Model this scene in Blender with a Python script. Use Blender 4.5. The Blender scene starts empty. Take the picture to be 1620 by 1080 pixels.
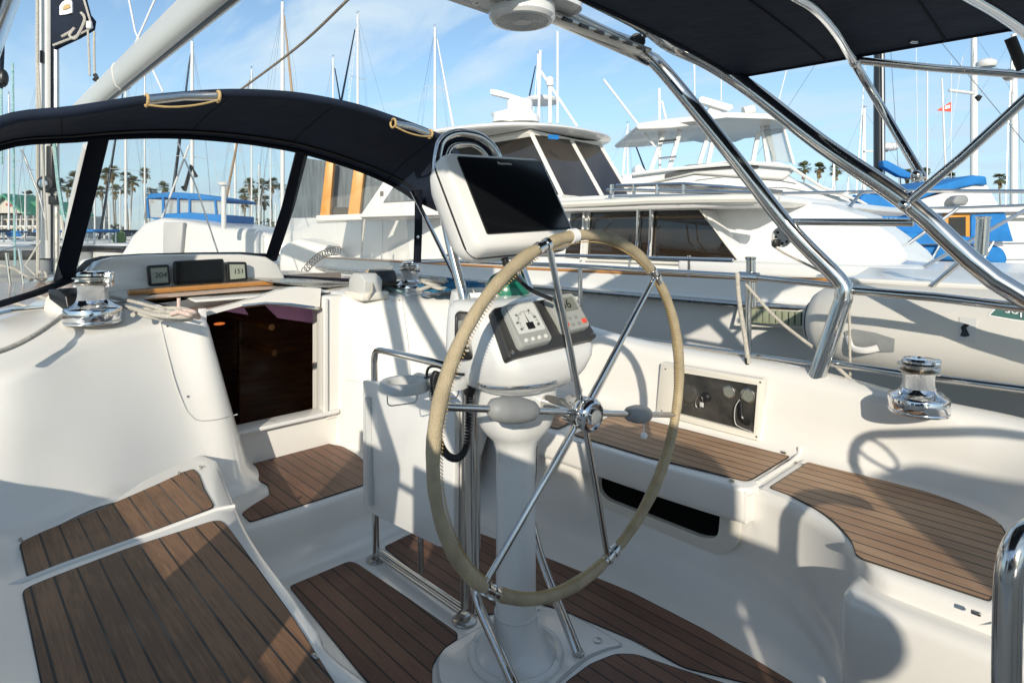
import bpy, bmesh, math, random
from mathutils import Vector, Matrix
random.seed(7)
SC = bpy.context.scene
COL = SC.collection
# ---------------------------------------------------------------- camera, sky, sun, exposure
H = 1.22
YAW = math.radians(44); CY, SY = math.cos(YAW), math.sin(YAW)
cam = bpy.data.cameras.new('camera'); camo = bpy.data.objects.new('camera', cam); COL.objects.link(camo)
camo.location = (0, 0, H); camo.rotation_euler = (math.radians(90), 0, math.radians(-134))
cam.sensor_width = 36; cam.lens = 21.0; cam.shift_y = -170/1620; cam.clip_start = .03; cam.clip_end = 4000
SC.camera = camo
SUN_AZ = math.radians(49); SUN_EL = math.radians(21)      # light travels 49 deg to starboard of the bow
tosun = Vector((-math.cos(SUN_AZ)*math.cos(SUN_EL), math.sin(SUN_AZ)*math.cos(SUN_EL), math.sin(SUN_EL)))
W = bpy.data.worlds.new('World'); SC.world = W; W.use_nodes = True
nt = W.node_tree; nt.nodes.clear()
N = lambda t, **k: _n(nt, t, **k)
def _n(nt, t, **k):
    n = nt.nodes.new(t)
    for a, b in k.items(): setattr(n, a, b)
    return n
sky = N('ShaderNodeTexSky', sky_type='NISHITA', sun_disc=False, sun_elevation=SUN_EL,
        sun_rotation=math.atan2(tosun.x, tosun.y), air_density=1.0, dust_density=.4, ozone_density=1.6)
tc = N('ShaderNodeTexCoord'); sep = N('ShaderNodeSeparateXYZ'); nt.links.new(tc.outputs['Generated'], sep.inputs[0])
mx = N('ShaderNodeMath', operation='MAXIMUM'); nt.links.new(sep.outputs[2], mx.inputs[0]); mx.inputs[1].default_value = .0
ad = N('ShaderNodeMath', operation='ADD'); nt.links.new(mx.outputs[0], ad.inputs[0]); ad.inputs[1].default_value = .12
dv = N('ShaderNodeVectorMath', operation='DIVIDE'); nt.links.new(tc.outputs['Generated'], dv.inputs[0])
cb = N('ShaderNodeCombineXYZ')
for i in range(3): nt.links.new(ad.outputs[0], cb.inputs[i])
nt.links.new(cb.outputs[0], dv.inputs[1])
mp = N('ShaderNodeMapping'); mp.inputs['Rotation'].default_value = (0, 0, .75); mp.inputs['Scale'].default_value = (.55, 1.5, .1)
nt.links.new(dv.outputs[0], mp.inputs[0])
nz = N('ShaderNodeTexNoise'); nz.inputs['Scale'].default_value = 1.5; nz.inputs['Detail'].default_value = 8; nz.inputs['Roughness'].default_value = .56; nz.inputs['Distortion'].default_value = .5
nt.links.new(mp.outputs[0], nz.inputs[0])
cr = N('ShaderNodeValToRGB'); cr.color_ramp.elements[0].position = .45; cr.color_ramp.elements[0].color = (0.06,)*3+(1,)
cr.color_ramp.elements[1].position = .68; cr.color_ramp.elements[1].color = (.85, .85, .85, 1); nt.links.new(nz.outputs[0], cr.inputs[0])
mixc = N('ShaderNodeMixRGB'); nt.links.new(cr.outputs[0], mixc.inputs[0]); nt.links.new(sky.outputs[0], mixc.inputs[1]); mixc.inputs[2].default_value = (5.0, 5.3, 5.6, 1)
bg = N('ShaderNodeBackground'); bg.inputs[1].default_value = .134; hz = N('ShaderNodeMapRange'); hz.inputs[1].default_value = 0; hz.inputs[2].default_value = .34; hz.inputs[3].default_value = .66; hz.inputs[4].default_value = 0; hz.interpolation_type = 'SMOOTHSTEP'; nt.links.new(mx.outputs[0], hz.inputs[0])
hm = N('ShaderNodeMixRGB'); nt.links.new(hz.outputs[0], hm.inputs[0]); nt.links.new(mixc.outputs[0], hm.inputs[1]); hm.inputs[2].default_value = (3.2, 4.1, 5.2, 1); mixc = hm
tn = N('ShaderNodeMixRGB', blend_type='MULTIPLY'); tn.inputs[0].default_value = 1; tn.inputs[2].default_value = (.87, .98, 1.02, 1); nt.links.new(mixc.outputs[0], tn.inputs[1]); nt.links.new(tn.outputs[0], bg.inputs[0])
wo = N('ShaderNodeOutputWorld'); nt.links.new(bg.outputs[0], wo.inputs[0])
sl = bpy.data.lights.new('sun', 'SUN'); sl.energy = 3.6; sl.angle = math.radians(.55); sl.color = (1, .91, .77)
so = bpy.data.objects.new('sun', sl); COL.objects.link(so); so.rotation_euler = tosun.to_track_quat('Z', 'Y').to_euler(); so.location = tosun*20
SC.view_settings.view_transform = 'Standard'; SC.view_settings.look = 'None'; SC.view_settings.gamma = 1; SC.view_settings.exposure = .34
SC.cycles.max_bounces = 8; SC.cycles.transparent_max_bounces = 12

# ---------------------------------------------------------------- points from the photograph
F = 945.; HX = 810.; HY = 370.
def rdx(px):
    r = (px-HX)/F
    return CY-r*SY, -(SY+r*CY)
def D(px, py, d):                                     # point at a depth along the view axis
    a, b = rdx(px); return Vector((a*d, b*d, H-(py-HY)/F*d))
def Z(px, py, z): return D(px, py, F*(H-z)/(py-HY))   # on a level plane
def PY(px, py, y): return D(px, py, y/rdx(px)[1])     # on a fore-and-aft plane
def PX(px, py, x): return D(px, py, x/rdx(px)[0])     # on an athwartships plane
VD = Vector((CY, -SY, 0)); VR = Vector((-SY, -CY, 0)); UP = Vector((0, 0, 1))

# ---------------------------------------------------------------- materials
MATS = {}
def mat(name, col, rough=.5, metal=0, noise=0, nscale=6, bump=0, bscale=60, coat=0, emit=None, spec=.5, trans=0, alpha=1, stretch=(1,1,1), col2=None, rnoise=0):
    m = bpy.data.materials.new(name); m.use_nodes = True; t = m.node_tree; p = t.nodes['Principled BSDF']
    p.inputs['Base Color'].default_value = (*col, 1); p.inputs['Roughness'].default_value = rough; p.inputs['Metallic'].default_value = metal
    p.inputs['Coat Weight'].default_value = coat; p.inputs['Coat Roughness'].default_value = .08; p.inputs['Specular IOR Level'].default_value = spec
    p.inputs['Transmission Weight'].default_value = trans; p.inputs['Alpha'].default_value = alpha
    if emit: p.inputs['Emission Color'].default_value = (*col, 1); p.inputs['Emission Strength'].default_value = emit
    tc = _n(t, 'ShaderNodeTexCoord'); mp = _n(t, 'ShaderNodeMapping'); mp.inputs['Scale'].default_value = stretch; t.links.new(tc.outputs['Object'], mp.inputs[0])
    if noise or col2 or rnoise:
        n = _n(t, 'ShaderNodeTexNoise'); n.inputs['Scale'].default_value = nscale; n.inputs['Detail'].default_value = 5; n.inputs['Roughness'].default_value = .6
        t.links.new(mp.outputs[0], n.inputs[0])
        if noise or col2:
            r = _n(t, 'ShaderNodeValToRGB'); r.color_ramp.elements[0].position = .3; r.color_ramp.elements[1].position = .7
            c2 = col2 or tuple(c*(1-noise) for c in col); r.color_ramp.elements[0].color = (*c2, 1); r.color_ramp.elements[1].color = (*col, 1)
            t.links.new(n.outputs[0], r.inputs[0]); t.links.new(r.outputs[0], p.inputs['Base Color'])
        if rnoise:
            mr = _n(t, 'ShaderNodeMapRange'); mr.inputs[3].default_value = rough; mr.inputs[4].default_value = rough+rnoise
            mr.inputs[1].default_value = .35; mr.inputs[2].default_value = .65
            t.links.new(n.outputs[0], mr.inputs[0]); t.links.new(mr.outputs[0], p.inputs['Roughness'])
    if bump:
        n2 = _n(t, 'ShaderNodeTexNoise'); n2.inputs['Scale'].default_value = bscale; n2.inputs['Detail'].default_value = 3
        t.links.new(mp.outputs[0], n2.inputs[0]); b = _n(t, 'ShaderNodeBump'); b.inputs['Strength'].default_value = bump; b.inputs['Distance'].default_value = .01
        t.links.new(n2.outputs[0], b.inputs['Height']); t.links.new(b.outputs[0], p.inputs['Normal'])
    MATS[name] = m; return m
def teak(name, c1, c2, off, sp, caulk=(.02,.02,.02), cw=.11, rough=.55, worn=0):
    m = bpy.data.materials.new(name); m.use_nodes = True; t = m.node_tree; p = t.nodes['Principled BSDF']; L = t.links.new
    g = _n(t, 'ShaderNodeNewGeometry'); s = _n(t, 'ShaderNodeSeparateXYZ'); L(g.outputs['Position'], s.inputs[0])
    a = _n(t, 'ShaderNodeMath', operation='SUBTRACT'); L(s.outputs[1], a.inputs[0]); a.inputs[1].default_value = off
    b = _n(t, 'ShaderNodeMath', operation='DIVIDE'); L(a.outputs[0], b.inputs[0]); b.inputs[1].default_value = sp
    fl = _n(t, 'ShaderNodeMath', operation='FLOOR'); L(b.outputs[0], fl.inputs[0])
    fr = _n(t, 'ShaderNodeMath', operation='FRACT'); L(b.outputs[0], fr.inputs[0])
    lt = _n(t, 'ShaderNodeMath', operation='LESS_THAN'); L(fr.outputs[0], lt.inputs[0]); lt.inputs[1].default_value = cw
    wn = _n(t, 'ShaderNodeTexWhiteNoise', noise_dimensions='1D'); L(fl.outputs[0], wn.inputs['W'])
    mp = _n(t, 'ShaderNodeMapping'); mp.inputs['Scale'].default_value = (6, 130, 1); L(g.outputs['Position'], mp.inputs[0])
    n = _n(t, 'ShaderNodeTexNoise'); n.inputs['Scale'].default_value = 1.6; n.inputs['Detail'].default_value = 6; n.inputs['Roughness'].default_value = .65; L(mp.outputs[0], n.inputs[0])
    n3 = _n(t, 'ShaderNodeTexNoise'); n3.inputs['Scale'].default_value = 5; n3.inputs['Detail'].default_value = 4; L(g.outputs['Position'], n3.inputs[0])
    ad = _n(t, 'ShaderNodeMath', operation='MULTIPLY_ADD'); L(wn.outputs[0], ad.inputs[0]); ad.inputs[1].default_value = .30; L(n.outputs[0], ad.inputs[2])
    ad2 = _n(t, 'ShaderNodeMath', operation='MULTIPLY_ADD'); L(n3.outputs[0], ad2.inputs[0]); ad2.inputs[1].default_value = .7; L(ad.outputs[0], ad2.inputs[2])
    r = _n(t, 'ShaderNodeValToRGB'); r.color_ramp.elements[0].position = .70; r.color_ramp.elements[1].position = 1.28-.1
    r.color_ramp.elements[1].position = 1.0 if r.color_ramp.elements[1].position > 1 else r.color_ramp.elements[1].position
    r.color_ramp.elements[0].color = (*c2, 1); r.color_ramp.elements[1].color = (*c1, 1)
    hv = _n(t, 'ShaderNodeMath', operation='MULTIPLY'); L(ad2.outputs[0], hv.inputs[0]); hv.inputs[1].default_value = .86; L(hv.outputs[0], r.inputs[0])
    ck = _n(t, 'ShaderNodeMixRGB'); ck.inputs[1].default_value = (*caulk, 1); ck.inputs[2].default_value = (.17, .145, .12, 1)
    wr = _n(t, 'ShaderNodeMapRange'); wr.inputs[1].default_value = .5; wr.inputs[2].default_value = .62; wr.inputs[4].default_value = worn
    n4 = _n(t, 'ShaderNodeTexNoise'); n4.inputs['Scale'].default_value = 3.2; L(g.outputs['Position'], n4.inputs[0]); L(n4.outputs[0], wr.inputs[0]); L(wr.outputs[0], ck.inputs[0])
    mi = _n(t, 'ShaderNodeMixRGB'); L(lt.outputs[0], mi.inputs[0]); L(r.outputs[0], mi.inputs[1]); L(ck.outputs[0], mi.inputs[2])
    L(mi.outputs[0], p.inputs['Base Color']); p.inputs['Roughness'].default_value = rough; p.inputs['Specular IOR Level'].default_value = .35
    bb = _n(t, 'ShaderNodeBump'); bb.inputs['Strength'].default_value = .25; bb.inputs['Distance'].default_value = .004
    su = _n(t, 'ShaderNodeMath', operation='SUBTRACT'); L(n.outputs[0], su.inputs[0]); L(lt.outputs[0], su.inputs[1]); L(su.outputs[0], bb.inputs['Height']); L(bb.outputs[0], p.inputs['Normal'])
    MATS[name] = m; return m
gel = mat('white_gelcoat', (.775, .755, .71), .24, noise=.05, nscale=2.0, coat=.5, bump=.010, bscale=9)
gelc = mat('cream_gelcoat', (.74, .71, .63), .35, noise=.05, nscale=5)
paintw = mat('white_paint', (.72, .72, .70), .25, coat=.3, noise=.03)
ywhite = mat('yacht_white', (.73, .72, .69), .25, coat=.2, noise=.06, nscale=1.3)
ygrey = mat('yacht_grey', (.50, .50, .50), .5, noise=.12, nscale=3)
plast = mat('grey_plastic', (.52, .53, .52), .4, noise=.04)
podm = mat('pod_plastic', (.72, .71, .68), .38, noise=.03)
steel = mat('polished_steel', (.63, .62, .60), .10, 1, rnoise=.07, nscale=5, noise=.04)
steeld = mat('worn_steel', (.55, .53, .49), .22, 1, rnoise=.15, nscale=9, noise=.2)
chrome = mat('winch_chrome', (.70, .70, .71), .05, 1, rnoise=.04, nscale=30)
knurl = mat('knurled_drum', (.72, .72, .71), .32, 1, bump=.9, bscale=420)
alu = mat('silver_mast_paint', (.72, .71, .68), .42, .25, noise=.08, nscale=4)
boomm = mat('boom_paint', (.70, .69, .63), .36, .25, noise=.06, nscale=3, stretch=(.3,1,1))
navy = mat('navy_canvas', (.012, .021, .042), .8, noise=.45, nscale=3, bump=.7, bscale=9, spec=.3)
navy2 = mat('navy_canvas_seam', (.007, .009, .016), .85, bump=.3, bscale=420, spec=.2)
black = mat('black_plastic', (.012, .012, .013), .35)
blackm = mat('black_rubber', (.018, .018, .018), .6, bump=.2)
dark = mat('opening_shade_black', (.004, .004, .004), .9, spec=.1)  # flat black standing for the shade inside the locker opening
glassd = mat('dark_glass', (.012, .013, .014), .05, coat=.5)
tint = mat('tinted_glass', (.040, .028, .018), .03, nscale=1.1, col2=(.008,.007,.006), coat=.6)
greyglass = mat('weathered_glass', (.16, .20, .23), .25, noise=.55, nscale=5, stretch=(6,6,.5), col2=(.06,.075,.085))
screen = mat('screen_glass', (.006, .007, .008), .12, spec=.3)
leather = mat('beige_leather', (.52, .43, .28), .68, noise=.4, nscale=9, bump=.5, bscale=260, spec=.3)
wood = mat('varnished_teak', (.58, .25, .05), .25, noise=.35, nscale=9, stretch=(1,1,12), coat=.6)
woodh = mat('varnished_teak_rail', (.56, .25, .055), .25, noise=.45, nscale=30, stretch=(12,1,12), coat=.6)
woodi = mat('cabin_wood', (.42, .17, .06), .3, noise=.6, nscale=4, stretch=(1,1,8), coat=.4)
orange = mat('orange_wood', (.72, .32, .05), .4, noise=.2, nscale=8)
rope = mat('white_rope', (.66, .62, .54), .85, noise=.3, nscale=60, bump=.8, bscale=300)
ropeb = mat('blue_rope', (.03, .22, .42), .8, noise=.6, nscale=90, bump=.8, bscale=300)
roper = mat('red_fleck_rope', (.62, .55, .50), .8, noise=.5, nscale=120, col2=(.52,.34,.27))
ropet = mat('teal_rope', (.04, .30, .34), .8, noise=.5, nscale=60, col2=(.5,.6,.55))
strapm = mat('tan_lacing', (.50, .35, .15), .7, bump=.5)
bluec = mat('blue_canvas', (.012, .19, .52), .75, noise=.25, nscale=4, bump=.3, bscale=90)
redc = mat('red_flag_cloth', (.75, .09, .05), .7)
hyp = mat('dinghy_fabric', (.60, .585, .54), .5, noise=.07, nscale=4, bump=.05, bscale=40)
greyr = mat('grey_rubber', (.27, .28, .28), .55, noise=.15, nscale=20)
greenm = mat('green_lacquer', (.01, .16, .10), .25)
decal = mat('decal_green', (.06, .15, .13), .4)
whitem = mat('white_lettering', (.8, .8, .8), .5)
greyp = mat('instrument_grey', (.34, .35, .33), .45, noise=.05)
dial = mat('instrument_dial', (.62, .63, .60), .3)
lcdg = mat('lcd_green_grey', (.30, .33, .27), .3, coat=.5)
lcd = mat('lcd_grey', (.20, .21, .18), .15, coat=.5)
redb = mat('red_button', (.75, .10, .06), .45)
charm = mat('charcoal_panel', (.045, .045, .045), .4, noise=.4, nscale=14)
panelm = mat('weathered_panel', (.075, .072, .065), .35, noise=.6, nscale=9, col2=(.02,.02,.02))
purple = mat('glowing_purple_curtain', (.27, .13, .22), .7, noise=.3, nscale=40, emit=.16, stretch=(1,12,1))  # glow put in for daylight falling through the cabin curtains
lampw = mat('lit_cabin_lamp', (.9, .22, .05), .6, emit=.6)
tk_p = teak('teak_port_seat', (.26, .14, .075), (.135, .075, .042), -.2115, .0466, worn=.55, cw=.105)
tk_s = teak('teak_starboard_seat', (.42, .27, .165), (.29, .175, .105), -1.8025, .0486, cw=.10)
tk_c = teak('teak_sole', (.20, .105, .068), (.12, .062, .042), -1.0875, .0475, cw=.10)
mastblk = mat('black_mast_paint', (.012, .013, .016), .3, coat=.3)
bark = mat('palm_bark', (.30, .26, .21), .9, noise=.4, nscale=3)
leaf = mat('palm_leaf', (.115, .13, .045), .6, noise=.5, nscale=2)
leafd = mat('dry_palm_leaf', (.20, .15, .07), .8, noise=.4)
bush = mat('shore_foliage', (.10, .11, .06), .8, noise=.6, nscale=.8)
roofg = mat('green_roof', (.05, .26, .16), .6, noise=.15)
plaster = mat('building_plaster', (.62, .58, .50), .8, noise=.1)
signr = mat('red_sign', (.55, .05, .04), .5)
landm = mat('shore_ground', (.19, .17, .13), .9, noise=.3, nscale=.1)
dockm = mat('dock_planks', (.30, .28, .25), .8, noise=.3, nscale=2)
def water_mat():
    m = bpy.data.materials.new('harbour_water'); m.use_nodes = True; t = m.node_tree; p = t.nodes['Principled BSDF']
    p.inputs['Base Color'].default_value = (.022, .06, .085, 1); p.inputs['Roughness'].default_value = .08
    tc = _n(t, 'ShaderNodeTexCoord'); n = _n(t, 'ShaderNodeTexNoise'); n.inputs['Scale'].default_value = 2.2; n.inputs['Detail'].default_value = 4
    t.links.new(tc.outputs['Object'], n.inputs[0]); b = _n(t, 'ShaderNodeBump'); b.inputs['Strength'].default_value = .5; b.inputs['Distance'].default_value = .12
    t.links.new(n.outputs[0], b.inputs['Height']); t.links.new(b.outputs[0], p.inputs['Normal']); return m
waterm = water_mat()
def vinyl_mat(name, tint_, a):
    m = bpy.data.materials.new(name); m.use_nodes = True; t = m.node_tree; t.nodes.clear()
    o = _n(t, 'ShaderNodeOutputMaterial'); tr = _n(t, 'ShaderNodeBsdfTransparent'); tr.inputs[0].default_value = (*tint_, 1)
    gl = _n(t, 'ShaderNodeBsdfGlossy'); gl.inputs['Roughness'].default_value = .12; gl.inputs[0].default_value = (.9, .9, .9, 1)
    df = _n(t, 'ShaderNodeBsdfDiffuse'); df.inputs[0].default_value = (.7, .7, .68, 1)
    ml = _n(t, 'ShaderNodeMixShader'); ml.inputs[0].default_value = a; mg = _n(t, 'ShaderNodeMixShader')
    fr = _n(t, 'ShaderNodeFresnel'); fr.inputs[0].default_value = 1.25
    t.links.new(tr.outputs[0], ml.inputs[1]); t.links.new(df.outputs[0], ml.inputs[2])
    t.links.new(fr.outputs[0], mg.inputs[0]); t.links.new(ml.outputs[0], mg.inputs[1]); t.links.new(gl.outputs[0], mg.inputs[2]); t.links.new(mg.outputs[0], o.inputs[0])
    return m
vinyl = vinyl_mat('clear_vinyl', (.95, .95, .93), .12)
vinylb = vinyl_mat('hazy_vinyl', (.80, .84, .86), .3)

# ---------------------------------------------------------------- mesh helpers
V = lambda *a: Vector(a)
ORG = {}
class MB:
    def __init__(s): s.v = []; s.f = []; s.loose = []
    def add(s, vs, fs):
        o = len(s.v); s.v += [Vector(v) for v in vs]; s.f += [tuple(i+o for i in f) for f in fs]; return s
    def grid(s, rows, closed=False, cap=False):
        n = len(rows[0]); vs = [p for r in rows for p in r]; fs = []
        for i in range(len(rows)-1):
            for j in range(n if closed else n-1):
                k = (j+1) % n; fs.append((i*n+j, i*n+k, (i+1)*n+k, (i+1)*n+j))
        if cap: fs.append(tuple(range(n))[::-1]); fs.append(tuple((len(rows)-1)*n+j for j in range(n)))
        return s.add(vs, fs)
    def tube(s, pts, r, n=10, closed=False, rs=None, flat=None):
        pts = [Vector(p) for p in pts]; m = len(pts); rows = []; prev = None
        for i, p in enumerate(pts):
            a = pts[(i-1) % m] if closed or i > 0 else pts[i]; b = pts[(i+1) % m] if closed or i < m-1 else pts[i]
            t = (b-a).normalized() if (b-a).length > 1e-9 else V(0,0,1)
            if prev is None: u = t.cross(V(0,0,1)); u = u if u.length > .05 else t.cross(V(1,0,0))
            else: u = prev-t*prev.dot(t)
            u.normalize(); prev = u; w = t.cross(u); q = rs[i] if rs else r; fl = flat or 1
            rows.append([p+(u*math.cos(2*math.pi*k/n)*q+w*math.sin(2*math.pi*k/n)*q*fl) for k in range(n)])
        if closed: rows.append(rows[0]); return s.grid(rows, True)
        return s.grid(rows, True, True)
    def lathe(s, prof, c, ax=V(0,0,1), n=28):
        ax = Vector(ax).normalized(); u = ax.cross(V(1,0,0)); u = u if u.length > .1 else ax.cross(V(0,1,0)); u.normalize(); w = ax.cross(u); c = Vector(c)
        rows = [[c+ax*h+(u*math.cos(2*math.pi*k/n)+w*math.sin(2*math.pi*k/n))*max(r, 1e-4) for k in range(n)] for r, h in prof]
        return s.grid(rows, True, True)
    def prism(s, poly, vec):
        vec = Vector(vec); n = len(poly); a = [Vector(p) for p in poly]; b = [p+vec for p in a]
        return s.add(a+b, [tuple(range(n))[::-1], tuple(range(n, 2*n))]+[(i, (i+1) % n, n+(i+1) % n, n+i) for i in range(n)])
    def box(s, c, sz, ax=None, bev=0):
        c = Vector(c); ax = ax or (V(1,0,0), V(0,1,0), V(0,0,1)); h = [k/2 for k in sz]; bm = bmesh.new(); bmesh.ops.create_cube(bm, size=1)
        for v in bm.verts: v.co = Vector((v.co.x*sz[0], v.co.y*sz[1], v.co.z*sz[2]))
        if bev: bmesh.ops.bevel(bm, geom=bm.edges[:], offset=bev, segments=3, affect='EDGES', profile=.5)
        bm.verts.index_update(); s.add([c+ax[0]*v.co.x+ax[1]*v.co.y+ax[2]*v.co.z for v in bm.verts], [tuple(v.index for v in f.verts) for f in bm.faces]); bm.free(); return s
    def ball(s, c, r, n=14, sc=(1,1,1)):
        return s.grid([[Vector(c)+V(math.cos(2*math.pi*k/n)*math.sin(a)*r*sc[0], math.sin(2*math.pi*k/n)*math.sin(a)*r*sc[1], math.cos(a)*r*sc[2]) for k in range(n)] for a in [math.pi*(i+.02)/(n//2+.04) for i in range(n//2+1)]], True, True)
def thing(name, label, cat, loc=(0,0,0), group=None, kind=None):
    o = bpy.data.objects.new(name, None); o.empty_display_size = .1; COL.objects.link(o); o.location = loc; ORG[o] = Vector(loc)
    o['label'] = label; o['category'] = cat
    if group: o['group'] = group
    if kind: o['kind'] = kind
    return o
def obj(name, mb, m, parent=None, ang=38, label=None, cat=None, group=None, kind=None, bevel=0, sub=0):
    if parent: org = ORG[parent]
    else:
        xs = [v.x for v in mb.v]; ys = [v.y for v in mb.v]; org = Vector(((min(xs)+max(xs))/2, (min(ys)+max(ys))/2, min(v.z for v in mb.v)))
    me = bpy.data.meshes.new(name); me.from_pydata([v-org for v in mb.v], [], mb.f); me.materials.append(m)
    bm = bmesh.new(); bm.from_mesh(me); bmesh.ops.remove_doubles(bm, verts=bm.verts, dist=1e-5); bmesh.ops.recalc_face_normals(bm, faces=bm.faces)
    if bevel:
        es = [e for e in bm.edges if len(e.link_faces) == 2 and e.calc_face_angle(0) > .6]
        bmesh.ops.bevel(bm, geom=es, offset=bevel, segments=3, affect='EDGES', profile=.5, clamp_overlap=True)
    bm.to_mesh(me); bm.free()
    me.shade_smooth(); me.set_sharp_from_angle(angle=math.radians(ang))
    o = bpy.data.objects.new(name, me); COL.objects.link(o); ORG[o] = org
    if parent: o.parent = parent
    else: o.location = org
    for k, v in (('label', label), ('category', cat), ('group', group), ('kind', kind)):
        if v: o[k] = v
    return o
def cr(pts, n=6, closed=False):                       # smooth curve through points
    pts = [Vector(p) for p in pts]; out = []; m = len(pts)
    for i in range(m if closed else m-1):
        g = (lambda k: pts[k % m]) if closed else (lambda k: pts[max(0, min(m-1, k))])
        a, b, c, d = g(i-1), g(i), g(i+1), g(i+2)
        for j in range(n):
            t = j/n; out.append(.5*((2*b)+(c-a)*t+(2*a-5*b+4*c-d)*t*t+(3*b-a-3*c+d)*t**3))
    if not closed: out.append(pts[-1])
    return out
def bend(pts, r=.08, n=6):                            # straight runs with rounded corners
    pts = [Vector(p) for p in pts]; out = [pts[0]]
    for i in range(1, len(pts)-1):
        p = pts[i]; a = pts[i-1]-p; b = pts[i+1]-p; q = min(r, a.length*.48, b.length*.48); A = p+a.normalized()*q; B = p+b.normalized()*q
        for k in range(n+1):
            t = k/n; out.append(A*(1-t)**2+p*2*t*(1-t)+B*t*t)
    return out+[pts[-1]]
def ring(c, u, v, ru, rv, n=40): return [Vector(c)+u*math.cos(2*math.pi*k/n)*ru+v*math.sin(2*math.pi*k/n)*rv for k in range(n)]
def rrect(c, u, v, w, h, r, n=5):
    out = []
    for sx, sy, a0 in ((1,1,0),(-1,1,90),(-1,-1,180),(1,-1,270)):
        for k in range(n+1):
            a = math.radians(a0+90*k/n); out.append(Vector(c)+u*(sx*(w/2-r)+math.cos(a)*r)+v*(sy*(h/2-r)+math.sin(a)*r))
    return out
def roundpoly(pts, r=.03, n=4):
    m = len(pts); out = []; pts = [Vector(p) for p in pts]
    for i in range(m):
        p = pts[i]; a = pts[i-1]-p; b = pts[(i+1) % m]-p; q = min(r, a.length*.45, b.length*.45); A = p+a.normalized()*q; B = p+b.normalized()*q
        for k in range(n+1):
            t = k/n; out.append(A*(1-t)**2+p*2*t*(1-t)+B*t*t)
    return out
def framed(poly, inset):                              # inset copy of a planar-ish polygon towards its centre
    c = sum((Vector(p) for p in poly), Vector())/len(poly); return [Vector(p)+(c-Vector(p)).normalized()*inset for p in poly]
def text(name, s, size, loc, ux, uy, m, parent, depth=.0006):
    cu = bpy.data.curves.new(name, 'FONT'); cu.body = s; cu.size = size; cu.extrude = depth; cu.align_x = 'CENTER'; cu.align_y = 'CENTER'
    to = bpy.data.objects.new(name, cu); COL.objects.link(to)
    dg = bpy.context.evaluated_depsgraph_get(); me = bpy.data.meshes.new_from_object(to.evaluated_get(dg)); bpy.data.objects.remove(to); bpy.data.curves.remove(cu)
    ux = Vector(ux).normalized(); uy = Vector(uy).normalized(); uz = ux.cross(uy); o = ORG[parent]
    for v in me.vertices: v.co = Vector(loc)-o+ux*v.co.x+uy*v.co.y+uz*v.co.z
    me.materials.clear(); me.materials.append(m); x = bpy.data.objects.new(name, me); COL.objects.link(x); x.parent = parent; ORG[x] = o; return x
from mathutils.bvhtree import BVHTree
_B = {}
def surf(o, px, py, off=.003):                        # point of a built surface seen at a pixel, lifted along its normal
    if o not in _B: _B[o] = BVHTree.FromPolygons([v.co+ORG[o] for v in o.data.vertices], [tuple(p.vertices) for p in o.data.polygons])
    d = (D(px, py, 1)-V(0,0,H)).normalized(); h, n, i, t = _B[o].ray_cast(V(0,0,H), d)
    if h is None: return D(px, py, 2.4)
    if n.dot(d) > 0: n = -n
    return h+n*off
def lerp(a, b, t): return Vector(a)*(1-t)+Vector(b)*t
# ================================================================ the yacht we stand on
boat = thing('sailing_yacht', 'white sailing yacht cockpit and deck in the foreground with teak-decked seats, sole and open companionway', 'sailboat', (1, -1.2, 0))
# ---- cross-section strips swept along the cockpit walls
def wall_rows(st, prof):
    """st: list of (base, top, top_outer...) ; smoothed along the path"""
    k = len(st[0]); cols = [cr([s[i] for s in st], 7) for i in range(k)]
    return [prof([c[j] for c in cols]) for j in range(len(cols[0]))]
def coam(a, lipr=.045, fil=.05):
    base, top, out1 = a[0], a[1], a[2]
    d = (top-base); hz = V(out1.x-top.x, out1.y-top.y, 0).normalized(); r = [base-hz*fil, base-hz*fil*.45+UP*.006, base+d*.03+UP*.012-hz*.008, base+d*.10, base+d*.5, top-d.normalized()*lipr,
         top-d.normalized()*lipr*.45+hz*lipr*.12, top+hz*lipr*.5-UP*.002, top+hz*lipr*1.4+UP*.004]
    return r+list(a[2:])
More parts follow.
